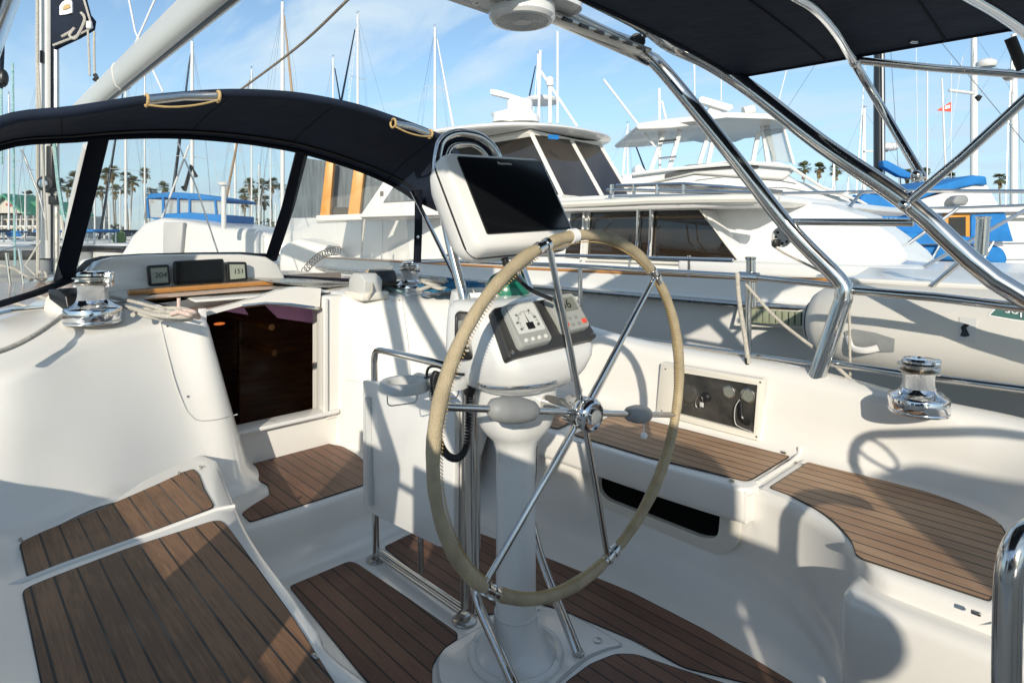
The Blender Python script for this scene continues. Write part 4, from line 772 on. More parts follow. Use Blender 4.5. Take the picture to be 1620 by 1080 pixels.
gauge(1153,620,.027); gauge(1183,626,.030)
obj('gauge', MB().lathe([(.045,-.006),(.040,.002),(.025,.006),(0,.007)], epn(1087,622), V(0,1,0), 28), panelm, ep)
obj('ignition_key', MB().lathe([(.020,-.006),(.020,.004),(.013,.012),(0,.012)], epn(1116,628), V(0,1,0), 20), black, ep)
obj('key_tag', MB().box(epn(1110,640,.015), (.018,.006,.02), bev=.003), plast, ep)
obj('key_ring', MB().tube(ring(epn(1106,636,.014), V(1,0,-.4).normalized(), V(0,0,1), .018, .026, 18), .0016, 6, closed=True), steeld, ep)
obj('stop_lever', MB().tube(bend([epn(1172,636,.01), epn(1173,662,.012), epn(1186,670,.012)], .02), .008, 8), black, ep)
obj('stop_wire', MB().tube(cr([epn(1170,632,.012), epn(1163,645,.014), epn(1163,668,.014), epn(1172,676,.012), epn(1188,682,.012)], 5), .0018, 6), plast, ep)

# ================================================================ dinghy
dn = thing('inflatable_dinghy', 'pale upturned inflatable dinghy with grey handle lashed outside the starboard rail', 'dinghy', V(0,-2.95,.62))
ya, za, ra = -2.935, .815, .195
def dtube(sx, y_, z_, r_, xend):
    pts = [V(xend, y_, z_), V(xend-.02, y_, z_), V(xend-.07, y_, z_), V(xend-.2, y_, z_), V(xend-.4, y_, z_), V(-.4, y_, z_), V(-2.0, y_-.05, z_), V(-2.6, y_-.3, z_+.03)]
    return MB().tube(pts, r_, 32, rs=[r_*.45, r_*.66, r_*.86, r_*.97, r_, r_, r_, r_*.9])
nt_ = obj('air_tube', dtube(1, ya, za, ra, 1.03), hyp, dn, 60)
obj('air_tube', dtube(1, -4.1, za, ra, 1.03), hyp, dn, 60)
obj('end_cap', MB().lathe([(ra*.5,.03),(ra*.4,.045),(ra*.15,.055),(0,.056)], V(1.0, ya, za), V(1,0,0), 28), greyr, dn, 60)
obj('hull_floor', MB().grid([[V(x, y_, z_) for y_, z_ in ((-3.0,za+.17),(-3.12,za+.20),(-3.3,za+.20),(-3.52,za+.23),(-3.74,za+.20),(-3.95,za+.20),(-4.05,za+.17))] for x in (.95,.5,0,-1,-2)]), ywhite, dn, 60)
obj('transom', MB().box((.8,-3.52,za+.02), (.04,.9,.34), bev=.01), ywhite, dn)
def on_t(px, py, o=0): return surf(nt_, px, py, o)
def patch(l, th, m, nm, par=dn, sub=6):
    outr = []
    for i in range(len(l)):
        a, b = l[i], l[(i+1) % len(l)]
        for k in range(sub): outr.append((a[0]+(b[0]-a[0])*k/sub, a[1]+(b[1]-a[1])*k/sub))
    cx = sum(p[0] for p in l)/len(l); cyy = sum(p[1] for p in l)/len(l); rows = []
    for f in (1, .98, .75, .5, .25, .02): rows.append([on_t(cx+(x-cx)*f, cyy+(y-cyy)*f, -.001 if f == 1 else th) for x, y in outr])
    return obj(nm, MB().grid(rows, True, True), m, par, 50)
obj_h = patch([(1336,524),(1350,520),(1385,526),(1416,536),(1415,556),(1380,556),(1340,544)], .006, greyr, 'handle_patch')
obj('handle_grip', MB().tube(cr([on_t(1342,532,.006), on_t(1352,545,.028), on_t(1372,549,.034), on_t(1392,547,.02)], 5), .010, 8, flat=1.4), ywhite, obj_h)
obj_b = patch([(1518,501),(1546,504),(1542,542),(1514,538)], .003, plast, 'valve_patch')
obj('valve_mark', MB().grid([[on_t(1520,518,.0045), on_t(1526,512,.0045), on_t(1534,514,.0045)], [on_t(1522,524,.0045), on_t(1527,520,.0045), on_t(1529,519,.0045)], [on_t(1519,531,.0045), on_t(1526,533,.0045), on_t(1535,531,.0045)]]), black, obj_b)
dc = patch([(1562,500),(1576,484),(1600,484),(1660,492),(1662,515),(1600,507)], .003, whitem, 'name_decal')
patch([(1566,499),(1579,486),(1600,486),(1659,494),(1660,513),(1600,505)], .0042, decal, 'name_decal_field', dc)
pm = on_t(1612,496,.006); tu = V(-1,0,0); tu = (on_t(1625,498,.006)-on_t(1600,494.6,.006)).normalized(); tvv = (on_t(1612,490,.006)-on_t(1612,502,.006)).normalized()
text('decal_lettering', 'Achilles', .048, on_t(1632,499,.007), -tu, -tvv, whitem, dc)
obj('rub_strake', MB().tube([V(.95,ya+.02,za+ra+.005), V(.2,ya+.02,za+ra+.005), V(-2,ya-.03,za+ra+.005)], .012, 8), ywhite, dn)

# ================================================================ port clutch, ropes
ck = thing('rope_clutch', 'cream rope clutch with a black lever beside the port winch', 'rope clutch', Z(100,500,.91)-UP*.02)
co = Z(100,500,.91); co.z = .885
ax1 = V(.93,.36,0).normalized(); ax2 = V(-ax1.y, ax1.x, 0)
obj('clutch_body', MB().prism([co+ax1*u+ax2*-.028+UP*w for u, w in ((-.075,0),(-.078,.06),(-.065,.10),(-.03,.118),(.02,.118),(.06,.095),(.075,.05),(.078,0))], ax2*.056), gelc, ck, bevel=.004)
obj('clutch_lever', MB().prism([co+ax1*u*-1+ax2*-.033+UP*w for u, w in ((-.03,.09),(-.04,.125),(.03,.132),(.075,.108),(.095,.045),(.07,.05))], ax2*.066), black, ck, bevel=.006)
rp([Z(108,492,.93), Z(85,510,.92), Z(55,530,.90), Z(20,548,.88), Z(-20,562,.87)], .0085, rope, 'cream halyard leading from the clutch to the left edge')
rp([Z(100,498,.92), Z(70,492,.92), Z(40,485,.92), Z(22,478,.92)], .008, rope, 'cream line running forward from the clutch')
for a, b in ((.0,.0),): rp([Z(112,478,.93), Z(80,474,.93), Z(60,468,.93)], .008, rope, 'short cream line end beside the clutch')
rp([Z(22,480,.93), Z(60,488,.92), Z(80,498,.92)], .006, rope, 'thin cream line lying on the deck left of the clutch')
bl_ = [Z(210,498,.925), Z(225,490,.93), Z(250,488,.935), Z(285,488,.935), Z(305,494,.93), Z(300,504,.92), Z(270,505,.92), Z(235,500,.925), Z(222,495,.93), Z(255,493,.945), Z(295,496,.945), Z(305,500,.94), Z(280,501,.94), Z(245,498,.94), Z(215,489,.94), Z(190,483,.94), Z(175,478,.93)]
rp(bl_, .0085, rope, 'loose hank of cream rope on the port coaming')
rp([Z(270,497,.95), Z(290,492,.96), Z(308,494,.955), Z(314,502,.93), Z(300,498,.95), Z(280,492,.96)], .008, roper, 'red flecked rope whipping on the cream hank')
obj('rope_peg', MB().tube([Z(283,490,.93), Z(283,490,.93)+UP*.045], .007, 10), roper, label='short red flecked rope end standing upright beside the cream hank', cat='rope')
rp([Z(175,470,.97), Z(215,478,.96), Z(245,486,.95), Z(262,490,.945)], .007, rope, 'taut cream line leading forward from the cream hank')
random.seed(3)
def pile(c, rx, ry, h, n, r, m, label, seed):
    random.seed(seed); pts = []
    for k in range(n):
        a = k*1.9+random.uniform(-.5,.5); q = random.uniform(.35,1); pts.append(Vector(c)+V(math.cos(a)*rx*q, math.sin(a)*ry*q, r+h*max(0,(1-q*.8))*random.uniform(.3,1)))
    return obj('rope_coil', MB().tube(cr(pts, 6), r, 7), m, label=label, cat='rope')
pile(Z(712,462,.92), .16, .20, .10, 70, .0085, ropeb, 'heap of blue rope on the starboard coaming beside the winch', 5)
pile(Z(690,462,.93), .10, .12, .12, 26, .009, steeld and rope, 'grey white rope tangled on top of the blue rope heap', 9)
rp([Z(640,462,.93), Z(620,458,.93), Z(604,452,.94), Z(590,448,.95)], .007, ropet, 'teal line stretched from the starboard winch to its clutch')
c2_ = Z(580,462,.93); c2_.z = .90
ck2 = thing('rope_clutch', 'grey rope clutch with upright plates left of the starboard winch', 'rope clutch', c2_)
obj('clutch_base', MB().box(c2_+UP*.015, (.17,.16,.04), bev=.012), gelc, ck2)
obj('clutch_body', MB().prism([c2_+V(u,-.045,w) for u, w in ((-.07,.03),(-.075,.09),(-.04,.125),(.04,.125),(.08,.09),(.08,.03))], V(0,.10,0)), plast, ck2, bevel=.006)
obj('clutch_lever', MB().prism([c2_+V(u,-.14,w) for u, w in ((-.06,.06),(-.06,.10),(-.04,.135),(.03,.14),(.05,.12))], V(0,.11,0)), black, ck2, bevel=.006)
obj('clutch_rope', MB().tube(cr([c2_+V(-.08,.04,.0), c2_+V(-.10,.03,.05), c2_+V(-.05,.0,.09)],5), .006, 6), rope, ck2)
obj('deck_hatch', MB().prism([Z(572,441,.99), Z(590,426,.99), Z(622,427,.99), Z(606,441,.99)], V(0,0,.025)), purple and glassd, label='small tinted deck hatch behind the starboard clutch', cat='hatch', bevel=.006)

# ================================================================ unseen blocks added along the port rail to shade the cockpit, behind the camera
gr_ = thing('rail_shade_block', 'unseen navy block added on the port rail behind the viewpoint to shade the cockpit', 'shade block', V(-.6,.2,.6))  # added, unseen; throws the shade of whoever stands at the camera
obj('shade_block', MB().box((-.60,.20,1.27), (.56,.24,.56), bev=.10), navy, gr_); obj('shade_block_post', MB().tube([V(-.6,.2,.6), V(-.6,.22,1.0)], .02, 8), steel, gr_)
obj('shade_cloth', MB().box((-.2,.20,.88), (1.4,.012,.50), bev=.003), navy, label='long unseen navy cloth added along the port rail to shade the cockpit', cat='shade cloth')  # added, unseen; keeps the sun off sole and port seat
obj('shade_cloth', MB().box((.86,.20,.88), (.48,.012,.50), bev=.003), navy, label='short unseen navy cloth added forward on the port rail to shade the seat', cat='shade cloth')  # added, unseen; the gap between the cloths lets a sun patch through
obj('shade_pad', MB().box((-.05,.25,1.16), (.42,.22,.26), bev=.07), navy, label='unseen navy pad added on the port rail beside the viewpoint to shade the cockpit', cat='bag')  # added, unseen; put in to shade the cockpit
obj('shade_cloth', MB().box((-.98,.17,.97), (.17,.012,.62), bev=.003), navy, label='narrow taller unseen cloth added on the port quarter to shade the seat front', cat='shade cloth')  # added, unseen; shades the lower seat front
for z_, r_ in ((1.06,.0125),(.73,.009)): obj('rail_tube', MB().tube([V(-1.4,.24,z_), V(-.2,.24,z_), V(.8,.24,z_), V(.95,.24,.6)], r_, 8), steel, label=('upper' if z_ > 1 else 'lower')+' guard rail along the port side beside the viewpoint', cat='guard rail')  # unseen counterpart of the starboard rail, put in for its crisp shadow lines
ob_ = thing('round_shade_block', 'unseen rounded block added on the port quarter rail for its round shadow', 'outboard motor', V(-1.1,.14,.5))  # added, unseen; shaped to cast the round shadow on the seat front
obj('shade_ball', MB().ball((-1.045,.14,1.12), .105, 20, (1,.9,1)), greyr, ob_); obj('shade_ball_leg', MB().box((-1.02,.2,.75), (.06,.09,.6), bev=.02), greyr, ob_)
lr_ = thing('quarter_shade_box', 'unseen white box added on the port quarter to shade the aft seat', 'quarter_shade_box', V(-1.7,.12,1.15)); obj('shade_box', MB().box((-2.0,.14,1.42), (.92,.30,.50), bev=.05), ywhite, lr_); obj('shade_box_stand', MB().box((-2.0,.14,.9), (.2,.2,.6), bev=.02), steel, lr_)  # added, unseen; shades the aft end of the starboard seat
obj('quarter_rail', MB().tube(bend([V(-.31,-1.2,.0), V(-.31,-1.2,1.09), V(-.72,-1.2,1.20), V(-.95,-1.2,1.18), V(-.95,-1.2,.5)], .09), .015, 10), steel, label='bent stainless helm seat rail behind the viewpoint', cat='guard rail')
obj('bottle_clip', MB().tube(cr([V(-.32,-1.2,1.05), V(-.36,-1.2,1.02), V(-.43,-1.2,1.00), V(-.45,-1.2,1.03), V(-.40,-1.2,1.08), V(-.34,-1.2,1.09)],4), .005, 6), steel, label='small wire clip on the helm seat rail', cat='clip')
# ================================================================ water, shore
WZ = -1.0
obj('water', MB().add([(-600,-1500,WZ),(2500,-1500,WZ),(2500,1500,WZ),(-600,1500,WZ)],[(0,1,2,3)]), waterm, kind='structure')
def far(px, z_, d): p = D(px, 370, d); return V(p.x, p.y, z_)
rows = [[far(px, -1.2, 148+3*math.sin(px*.03)), far(px, .3, 150+3*math.sin(px*.03)), far(px, .5, 400)] for px in range(-900, 2600, 100)]
obj('shore', MB().grid(rows), landm, kind='structure')
random.seed(11)
mb = MB()
for k in range(5200):                                   # low shoreline planting: many small leaf clumps
    px = random.uniform(-150, 1800)
    hh = 2.2+1.6*math.sin(px*.05)+1.2*math.sin(px*.013+1)+(1.2 if 180 < px < 480 else 0)
    if 480 < px < 1200 and random.random() < .7: continue
    d = random.uniform(155, 172); c = far(px, .4+random.uniform(0,1)**.7*max(1.0,hh), d); s_ = random.uniform(.3,.75)
    a = Vector((random.uniform(-1,1), random.uniform(-1,1), random.uniform(-1,1))).normalized()*s_; b = a.cross(V(random.uniform(-1,1),.3,random.uniform(-.5,1))).normalized()*s_*.7
    mb.add([c-a, c+b, c+a, c-b], [(0,1,2,3)])
obj('shore_planting', mb, bush, label='dark green hedges and trees along the far shore', cat='vegetation', kind='stuff')
# ---- palms
def palm(px, cy, d, label, seed, s=1.0):
    random.seed(seed); top = D(px, cy, d); base = V(top.x+random.uniform(-1.2,1.2), top.y+random.uniform(-1.2,1.2), .3)
    t = thing('palm_tree', label, 'palm tree', base, 'tall fan palms on the far shore')
    obj('trunk', MB().tube([base, lerp(base,top,.3)+V(.15,0,0), lerp(base,top,.7)+V(.2,.1,0), top], .25, 7, rs=[.27,.20,.17,.16]), bark, t)
    mb = MB(); md = MB()
    for k in range(46):
        el = math.radians(random.uniform(-50, 80)); az = random.uniform(0, 6.283); L = random.uniform(1.3, 2.1)*s
        dv_ = V(math.cos(az)*math.cos(el), math.sin(az)*math.cos(el), math.sin(el)); c = top+dv_*L*.6; sd = dv_.cross(UP).normalized(); nn = sd.cross(dv_)
        tgt = md if el < math.radians(-34) else mb
        for j in range(7):
            a = math.radians(-75+25*j); f = dv_*math.cos(a)+sd*math.sin(a); w = dv_*(-math.sin(a))+sd*math.cos(a); l = L*.62
            tgt.add([c-dv_*.1, c+f*l*.5+w*.11, c+f*l-UP*.25*l, c+f*l*.5-w*.11], [(0,1,2,3)])
        tgt.tube([top, c], .03, 3)
    cw = obj('crown', mb, leaf, t, 10)
    for k in range(26):
        az = random.uniform(0,6.283); r_ = random.uniform(.2,.55); z_ = random.uniform(-2.4,-.5)
        c = top+V(math.cos(az)*r_, math.sin(az)*r_, z_); md.add([c, c+V(.2,.1,-.5), c+V(0,.1,-1.0), c+V(-.2,-.1,-.5)], [(0,1,2,3)])
    obj('dry_skirt', md, leafd, cw, 10)
PL = [(20,318,185),(44,309,185),(93,292,180),(108,298,190),(135,294,180),(146,304,200),(118,283,165),(126,299,190),(161,302,190),(168,276,175),(178,272,165),(183,301,190),(199,281,180),(211,287,170),(229,274,165),(240,306,190),(259,296,185),(199,300,200),(395,290,175),(416,293,180),(431,291,190),(446,296,190),(387,307,190),(405,309,185),(419,318,190),(386,322,200),(456,312,190),
      (1272,266,170),(1296,266,165),(1322,269,170),(1451,281,185),(1464,272,180),(1505,280,185),(1582,283,185),(1435,276,190)]
desc = ['leftmost far palm above the building','palm just right of the leftmost far palm','palm above the green roof','second palm above the green roof','palm just left of the yacht mast','lower palm beside the yacht mast','tall palm just right of the yacht mast','lower palm right of the yacht mast','palm half hidden by the left dodger post','tall palm right of the left dodger post','tallest palm right of the left dodger post','short palm between two tall ones near the left dodger post','palm left of the double palm','fuller palm of the double pair','single tall palm left of the blue flybridge boat','short palm over the left end of the blue flybridge','palm rising behind the blue flybridge canopy','short palm behind the tall pair','tall palm left of the right dodger post','palm right of the brown furled sail','palm beside the thick white mast','palm touching the right dodger post','short palm under the brown furled sail','lower palm behind the brown furled sail','low palm between thin masts','lowest palm right of the blue flybridge','short palm at the right dodger post','first palm right of the flybridge cruiser','full palm second right of the flybridge cruiser','third palm right of the flybridge cruiser','palm behind the steel tube joint','palm right of the steel tube joint','palm above the blue canvas roof','palm at the far right of the shore','palm just left of the steel tube joint']
for i, ((px, cy, d), l) in enumerate(zip(PL, desc)): palm(px, cy, d, l, 40+i, random.Random(i).uniform(.85,1.25))
# ---- slabs: outlines with their own distance and thickness
def slab(name, l, d, t, m, par, bev=0, d2=None, ang=30):
    """outline in the view at depth d (list of pixel pairs, or (px,py,depth)), pushed t metres back"""
    pts = [D(a[0], a[1], a[2] if len(a) > 2 else d) for a in l]
    return obj(name, MB().prism(pts, VD*t), m, par, ang, bevel=bev)
def yslab(name, l, y, t, m, par, bev=0, ang=30):
    return obj(name, MB().prism([PY(a, b, y) for a, b in l], V(0,-t,0)), m, par, ang, bevel=bev)
def ln(name, l, d, r, m, par, n=6): return obj(name, MB().tube([D(a[0], a[1], a[2] if len(a) > 2 else d) for a in l], r, n), m, par)
# ---- club building
bd = thing('club_building', 'two-storey white waterfront building with green gabled roofs and a red sign', 'building', far(30,.3,128))
slab('wall', [(-60,340),(100,340),(100,384),(-60,384)], 128, 14, plaster, bd)
slab('gable', [(-30,337),(5,309),(38,337)], 125, 8, plaster, bd)
slab('roof', [(-34,340),(4,306),(42,340),(38,341),(4,311),(-30,341)], 124, 10, roofg, bd)
slab('roof', [(28,320),(80,318),(112,341),(28,341)], 129, 8, roofg, bd)
for k in range(5): slab('sign_letter', [(9+k*3,322),(11.2+k*3,322),(11.2+k*3,325.5),(9+k*3,325.5)], 124.5, .2, signr, bd)
for r_ in (348,362):
    for k in range(13): slab('window', [(-36+k*10,r_),(-31+k*10,r_),(-31+k*10,r_+8),(-36+k*10,r_+8)], 127.8, .3, tint, bd)
for k in range(14): slab('balcony_post', [(-38+k*10,341),(-37.2+k*10,341),(-37.2+k*10,380),(-38+k*10,380)], 124, .3, ywhite, bd)
slab('balcony_rail', [(-40,357),(98,357),(98,359),(-40,359)], 123.5, .3, ywhite, bd)
# ---- docks
for k, (px0, px1, d) in enumerate(((-200,480,62),(-200,470,36))):
    a, b = far(px0,-.55,d), far(px1,-.55,d); obj('dock', MB().prism([a, b, b+V(1.6,-1.0,0), a+V(1.6,-1.0,0)], V(0,0,-.25)), dockm, label=['far wooden dock behind the moored boats','nearer wooden dock among the moored boats'][k], cat='dock')

# ---- moored boats far off
def hullmb(c, L, B, fb, yaw, bowrake=.8):
    ax_ = V(math.cos(yaw), math.sin(yaw), 0); ay_ = V(-ax_.y, ax_.x, 0); rows = []
    for t, w, sh in ((-.5,.78,0),(-.3,.95,0),(0,1,.02),(.25,.8,.10),(.42,.4,.2),(.5,.03,.28)):
        p = Vector(c)+ax_*L*t; rows.append([p+ay_*B/2*w*k+UP*h for k, h in ((-.7,-.3),(-.93,.25*fb),(-1,fb*(1+sh)),(-.9,fb*(1+sh)+.03),(0,fb*(1+sh)+.10),(.9,fb*(1+sh)+.03),(1,fb*(1+sh)),(.93,.25*fb),(.7,-.3))])
    return MB().grid(rows, False, True), ax_, ay_
def sailboat(px, topy, d, label, r=.07, yaw=.1, L=10, hm=ywhite, cover=bluec, mastm=paintw, spr=(.5,.75), furl=None, hull=True, group='sailing boats moored in the marina', lean=0):
    c = far(px, WZ, d); t = thing('sailboat', label, 'sailboat', c, group); top = D(px+lean, topy, d)
    if hull:
        hb_, ax_, ay_ = hullmb(c-V(math.cos(yaw),math.sin(yaw),0)*.6, L, L*.31, .95, yaw); obj('hull', hb_, hm, t, 50)
        obj('cabin', MB().box(c+UP*1.15, (L*.38, L*.17, .42), (ax_, ay_, UP), .08), hm, t); bo = c-ax_*.3+UP*2.0
        for s_ in (-1,1): obj('cabin_window', MB().box(c+UP*1.18+ay_*s_*L*.086, (L*.24,.02,.14), (ax_, ay_, UP), .01), tint, t)
        bm2 = obj('boom', MB().tube([bo, bo-ax_*L*.36], .07, 8), mastm, t); obj('sail_cover', MB().tube([bo+ax_*.1+UP*.18, bo-ax_*L*.15+UP*.2, bo-ax_*L*.34+UP*.12], .16, 8, rs=[.19,.17,.10]), cover, bm2)
        for s_ in (-1,1): obj('lifeline', MB().tube([c+ax_*L*q+ay_*s_*L*.15*(1-abs(q)*.9)+UP*1.5 for q in (-.45,-.2,.05,.25,.44)], .012, 4), steel, t)
    else: ax_ = V(math.cos(yaw), math.sin(yaw), 0); ay_ = V(-ax_.y, ax_.x, 0)
    obj('mast', MB().tube([c+UP*.8, lerp(c+UP*.8, top, .6), top], r, 10, rs=[r,r,r*.75]), mastm, t)
    Hh = (top-c).z
    st = MB(); sp = MB(); w0 = L*.14
    for f in spr:
        p = lerp(c, top, f); sp.tube([p-ay_*w0*(1.25-f)*.9, p+UP*.03, p+ay_*w0*(1.25-f)*.9], .022, 5); sp.tube([lerp(c,top,f-.02), lerp(c,top,min(f+.27,.97))], .03, 5)
        for s_ in (-1,1): st.tube([c+ay_*s_*w0+UP*1.0, p+ay_*s_*w0*(1.25-f)*.9, top-UP*.2], .008, 3)
    st.tube([top-UP*.15, c+ax_*L*.42+UP*1.2], .009, 3); st.tube([top-UP*.1, c-ax_*L*.55+UP*1.0], .008, 3)
    obj('spreaders', sp, mastm, t); obj('rigging', st, steeld, t)
    if furl: obj('furled_sail', MB().tube([lerp(top, c+ax_*L*.42+UP*1.5, .06), lerp(top, c+ax_*L*.42+UP*1.5, .5), c+ax_*L*.42+UP*1.5], .07, 8, rs=[.04,.09,.10]), furl, t)
    obj('masthead_gear', MB().tube([top, top+UP*Hh*.02], .012, 4).tube([top+UP*Hh*.012-ax_*.2, top+UP*Hh*.012+ax_*.2], .012, 4), black, t)
    return t
tanm = mat('tan_sail_cover', (.38,.27,.17), .8, noise=.2)
SB = [(14,150,40,'far sailboat seen at the left edge of the dodger window',.06,None,bluec),
      (60,120,42,'sailboat whose thin mast stands just left of the yacht mast',.07,None,navy),
      (199,120,44,'sailboat with a thin white mast near the left dodger post',.09,navy,navy),
      (229,60,50,'sailboat with a slender mast crossing the single tall palm',.07,None,bluec),
      (304,66,34,'sailboat with a stout white mast and dark stay above the left grab rail',.11,navy,bluec),
      (372,180,48,'sailboat with a bare slender mast right of the small radar post',.09,None,bluec),
      (398,110,44,'sailboat carrying a rolled tan sail on its forestay',.06,tanm,tanm),
      (447,4,36,'tall white-masted sailboat with tan furled sail beside the right dodger post',.13,tanm,navy),
      (428,215,60,'small sailboat mast left of the thick white mast',.07,None,bluec),
      (527,92,46,'sailboat masthead rising over the dodger right of its crown',.08,navy,bluec),
      (566,24,40,'tall sailboat mast with a slanting dark stay above the dodger',.10,navy,bluec),
      (688,44,40,'tall sailboat mast above the right grab rail',.11,paintw,bluec),
      (851,86,44,'sailboat mast behind the radar scanner',.09,navy,bluec),
      (993,196,52,'short sailboat mast between the two motor yachts',.10,navy,bluec),
      (1541,52,34,'thick white mast at the right with a steaming light',.19,None,bluec),
      (1604,54,34,'rightmost thick white mast with radar bracket',.19,None,bluec),
      (1367,172,40,'white mast with radar dome just left of the black mast',.14,None,bluec)]
for i, (px, ty, d, l, r_, fl, cv) in enumerate(SB): sailboat(px, ty, d, l, r_, furl=fl, cover=cv, L=9+i % 4, yaw=[.1,3.2,.2,3.0][i % 4], spr=(.5,.75) if i % 3 else (.62,))
for k, (px, ty, d) in enumerate(((26,332,120),(40,300,95),(83,318,90),(98,330,100),(165,322,95),(173,318,90),(190,300,92),(206,330,110),(150,310,85),(352,300,70),(363,290,90),(380,318,80),(410,260,75),(436,320,90),(248,335,100),(468,300,90),(1320,240,70),(1342,280,80))):
    sailboat(px, ty, d, 'distant bare-masted sailboat in the crowded marina behind the dodger windows' if px < 500 else 'distant bare-masted sailboat right of the flybridge cruiser', .055+.0007*d, L=8, spr=(.6,), group='distant sailboats in the marina', cover=[bluec,navy,ywhite][k % 3], yaw=(k % 2)*3.1)
def motorboat(px, d, L, label, canopy=None, hm=ywhite, yaw=.2, arch=True):
    c = far(px, WZ, d); t = thing('motorboat', label, 'motorboat', c, 'motorboats moored in the marina'); hb_, ax_, ay_ = hullmb(c, L, L*.33, 1.0, yaw); obj('hull', hb_, hm, t, 50)
    obj('hull_stripe', MB().grid([[c+ax_*L*q+ay_*s_*(L*.165*w+.02)+UP*h for q, w in ((-.45,.84),(-.2,.98),(.1,.95),(.3,.72))] for s_ in (1,) for h in (.62,.8)]), bluec, t)
    obj('cabin', MB().box(c+UP*1.4-ax_*.0, (L*.42, L*.22, .9), (ax_, ay_, UP), .18), hm, t)
    obj('windscreen', MB().box(c+UP*1.62-ax_*.0, (L*.435, L*.228, .28), (ax_, ay_, UP), .05), tint, t)
    if canopy: obj('canopy', MB().box(c+UP*2.35-ax_*L*.2, (L*.28, L*.22, .12), (ax_, ay_, UP), .05), canopy, t); obj('canopy_posts', MB().tube([c+UP*1-ax_*L*.3+ay_*L*.1, c+UP*2.3-ax_*L*.3+ay_*L*.1], .03, 5).tube([c+UP*1-ax_*L*.08+ay_*L*.1, c+UP*2.3-ax_*L*.08+ay_*L*.1], .03, 5).tube([c+UP*1-ax_*L*.3-ay_*L*.1, c+UP*2.3-ax_*L*.3-ay_*L*.1], .03, 5), steel, t)
    obj('bow_rail', MB().tube([c+ax_*L*q+ay_*L*w+UP*1.75 for q, w in ((.0,.16),(.25,.13),(.42,.06),(.50,0),(.42,-.06),(.25,-.13),(0,-.16))], .02, 5), steel, t)
motorboat(48,30,8.5,'white motorboat with a blue cabin side left of the yacht mast',bluec,yaw=1.9)
motorboat(12,17,5.5,'grey runabout moored close at the left edge of the dodger window',None,greyr,yaw=1.2)
motorboat(185,33,7,'white cabin boat moored between the dodger post and the big white hull',navy,yaw=1.6)
motorboat(140,48,8,'white motorboat behind the left dodger post',navy,yaw=.4)
motorboat(222,52,8,'white motorboat with raked rail beside the blue flybridge boat',None,yaw=2.5)
motorboat(100,60,8,'white cruiser moored below the green roofed building',bluec,yaw=.9)
motorboat(410,44,8,'white motorboat low behind the slender masts',None,yaw=.3)
motorboat(460,58,9,'white motorboat at the right dodger post',navy,yaw=.3)
motorboat(25,75,9,'white cruiser with a navy top before the club building',navy,yaw=.6)
random.seed(21)
places = ['left edge','mast foot','left of the mast','right of the mast','left dodger post','middle window corner','window centre','blue flybridge','radar post','right dodger post']
for k in range(16):
    px = [-20,5,30,52,100,118,150,170,196,215,380,400,425,445,38,205][k]; d = [22,38,27,50,34,24,29,40,24,35,33,48,38,30,70,64][k]
    motorboat(px, d, random.uniform(5,8.5), 'small white boat number' if 0 else ['low white skiff','white cuddy boat','white cruiser','grey hulled boat'][k % 4]+' in the marina crowd, '+['nearest water at the left edge','beyond it at the left edge','just left of the mast foot','behind the mast foot','right of the mast foot','close beside the left dodger post','right of the left dodger post','in the left corner of the middle window','under the double palms','just left of the big white foredeck','right of the small radar post','below the brown furled sail','below the thick white mast','against the right dodger post','far off under the club building','far off behind the blue flybridge'][k], [None,bluec,navy,None][k % 4], hm=[ywhite,ywhite,ywhite,greyr][k % 4], yaw=random.uniform(0,6))
g_ = thing('green_float', 'round lime green inflatable float among the moored boats', 'float', D(188,385,26)-UP*.4)
obj('float_body', MB().ball(D(189,377,26), .26, sc=(1,1,1.3)), mat('lime_fabric', (.20,.30,.08), .8, noise=.4), g_); obj('float_rope', MB().tube([D(183,380,26), D(180,395,26)], .03, 5), bluec, g_)

# ================================================================ own mast, boom, sail and rigging
MD = 6.7
mp_ = D(76,370,MD)
ms = thing('yacht_mast', 'silver mast of the foreground yacht with black blocks and lines, left of the dodger windows', 'mast', V(mp_.x, mp_.y, .95))
obj('mast_tube', MB().tube([V(mp_.x,mp_.y,.95), V(mp_.x,mp_.y,6)], .095, 20, flat=.8), alu, ms)
obj('sail_track', MB().tube([D(89,75,MD-.1), D(90,440,MD-.1)], .028, 8), steeld, ms)
obj('mast_slot', MB().tube([D(82,-80,MD-.1), D(82,430,MD-.1)], .012, 6), navy2, ms)
obj('mast_line', MB().tube([D(59,-60,MD-.15), D(60,430,MD-.15)], .016, 6), rope, ms)
obj('gooseneck_plate', MB().box(D(83,262,MD-.14), (.07,.1,.42), (VR,VD,UP), .01), black, ms)
mw = obj('mast_winch', MB().lathe([(.06,0),(.10,.02),(.10,.06),(.06,.07),(.06,.12),(.085,.13),(0,.14)], D(85,292,MD-.08), -VD, 24), black, ms); obj('winch_cap', MB().lathe([(.05,.14),(.045,.16),(0,.165)], D(85,292,MD-.08), -VD, 20), chrome, mw)
obj('vang_bracket', MB().box(D(88,317,MD-.14), (.10,.1,.10), (VR,VD,UP), .015), black, ms)
obj('mast_cleat', MB().box(D(66,90,MD-.1), (.03,.03,.14), (VR,VD,UP), .01), black, ms)
bo = thing('boom', 'thick pale boom slanting up to the top left over the dodger', 'boom', D(97,205,MD))
ba, bb = D(100,205,MD-.15), D(333,0,2.86); dirb = (bb-ba); bpts = [ba, lerp(ba,bb,.5), bb, bb+dirb*.25]
bu = dirb.normalized(); bs = bu.cross(UP).normalized(); bw = bs.cross(bu)
sect = [(.055,.085),(.07,.05),(.062,-.02),(.045,-.07),(.02,-.088),(-.02,-.088),(-.045,-.07),(-.062,-.02),(-.07,.05),(-.055,.085),(-.02,.098),(.02,.098)]
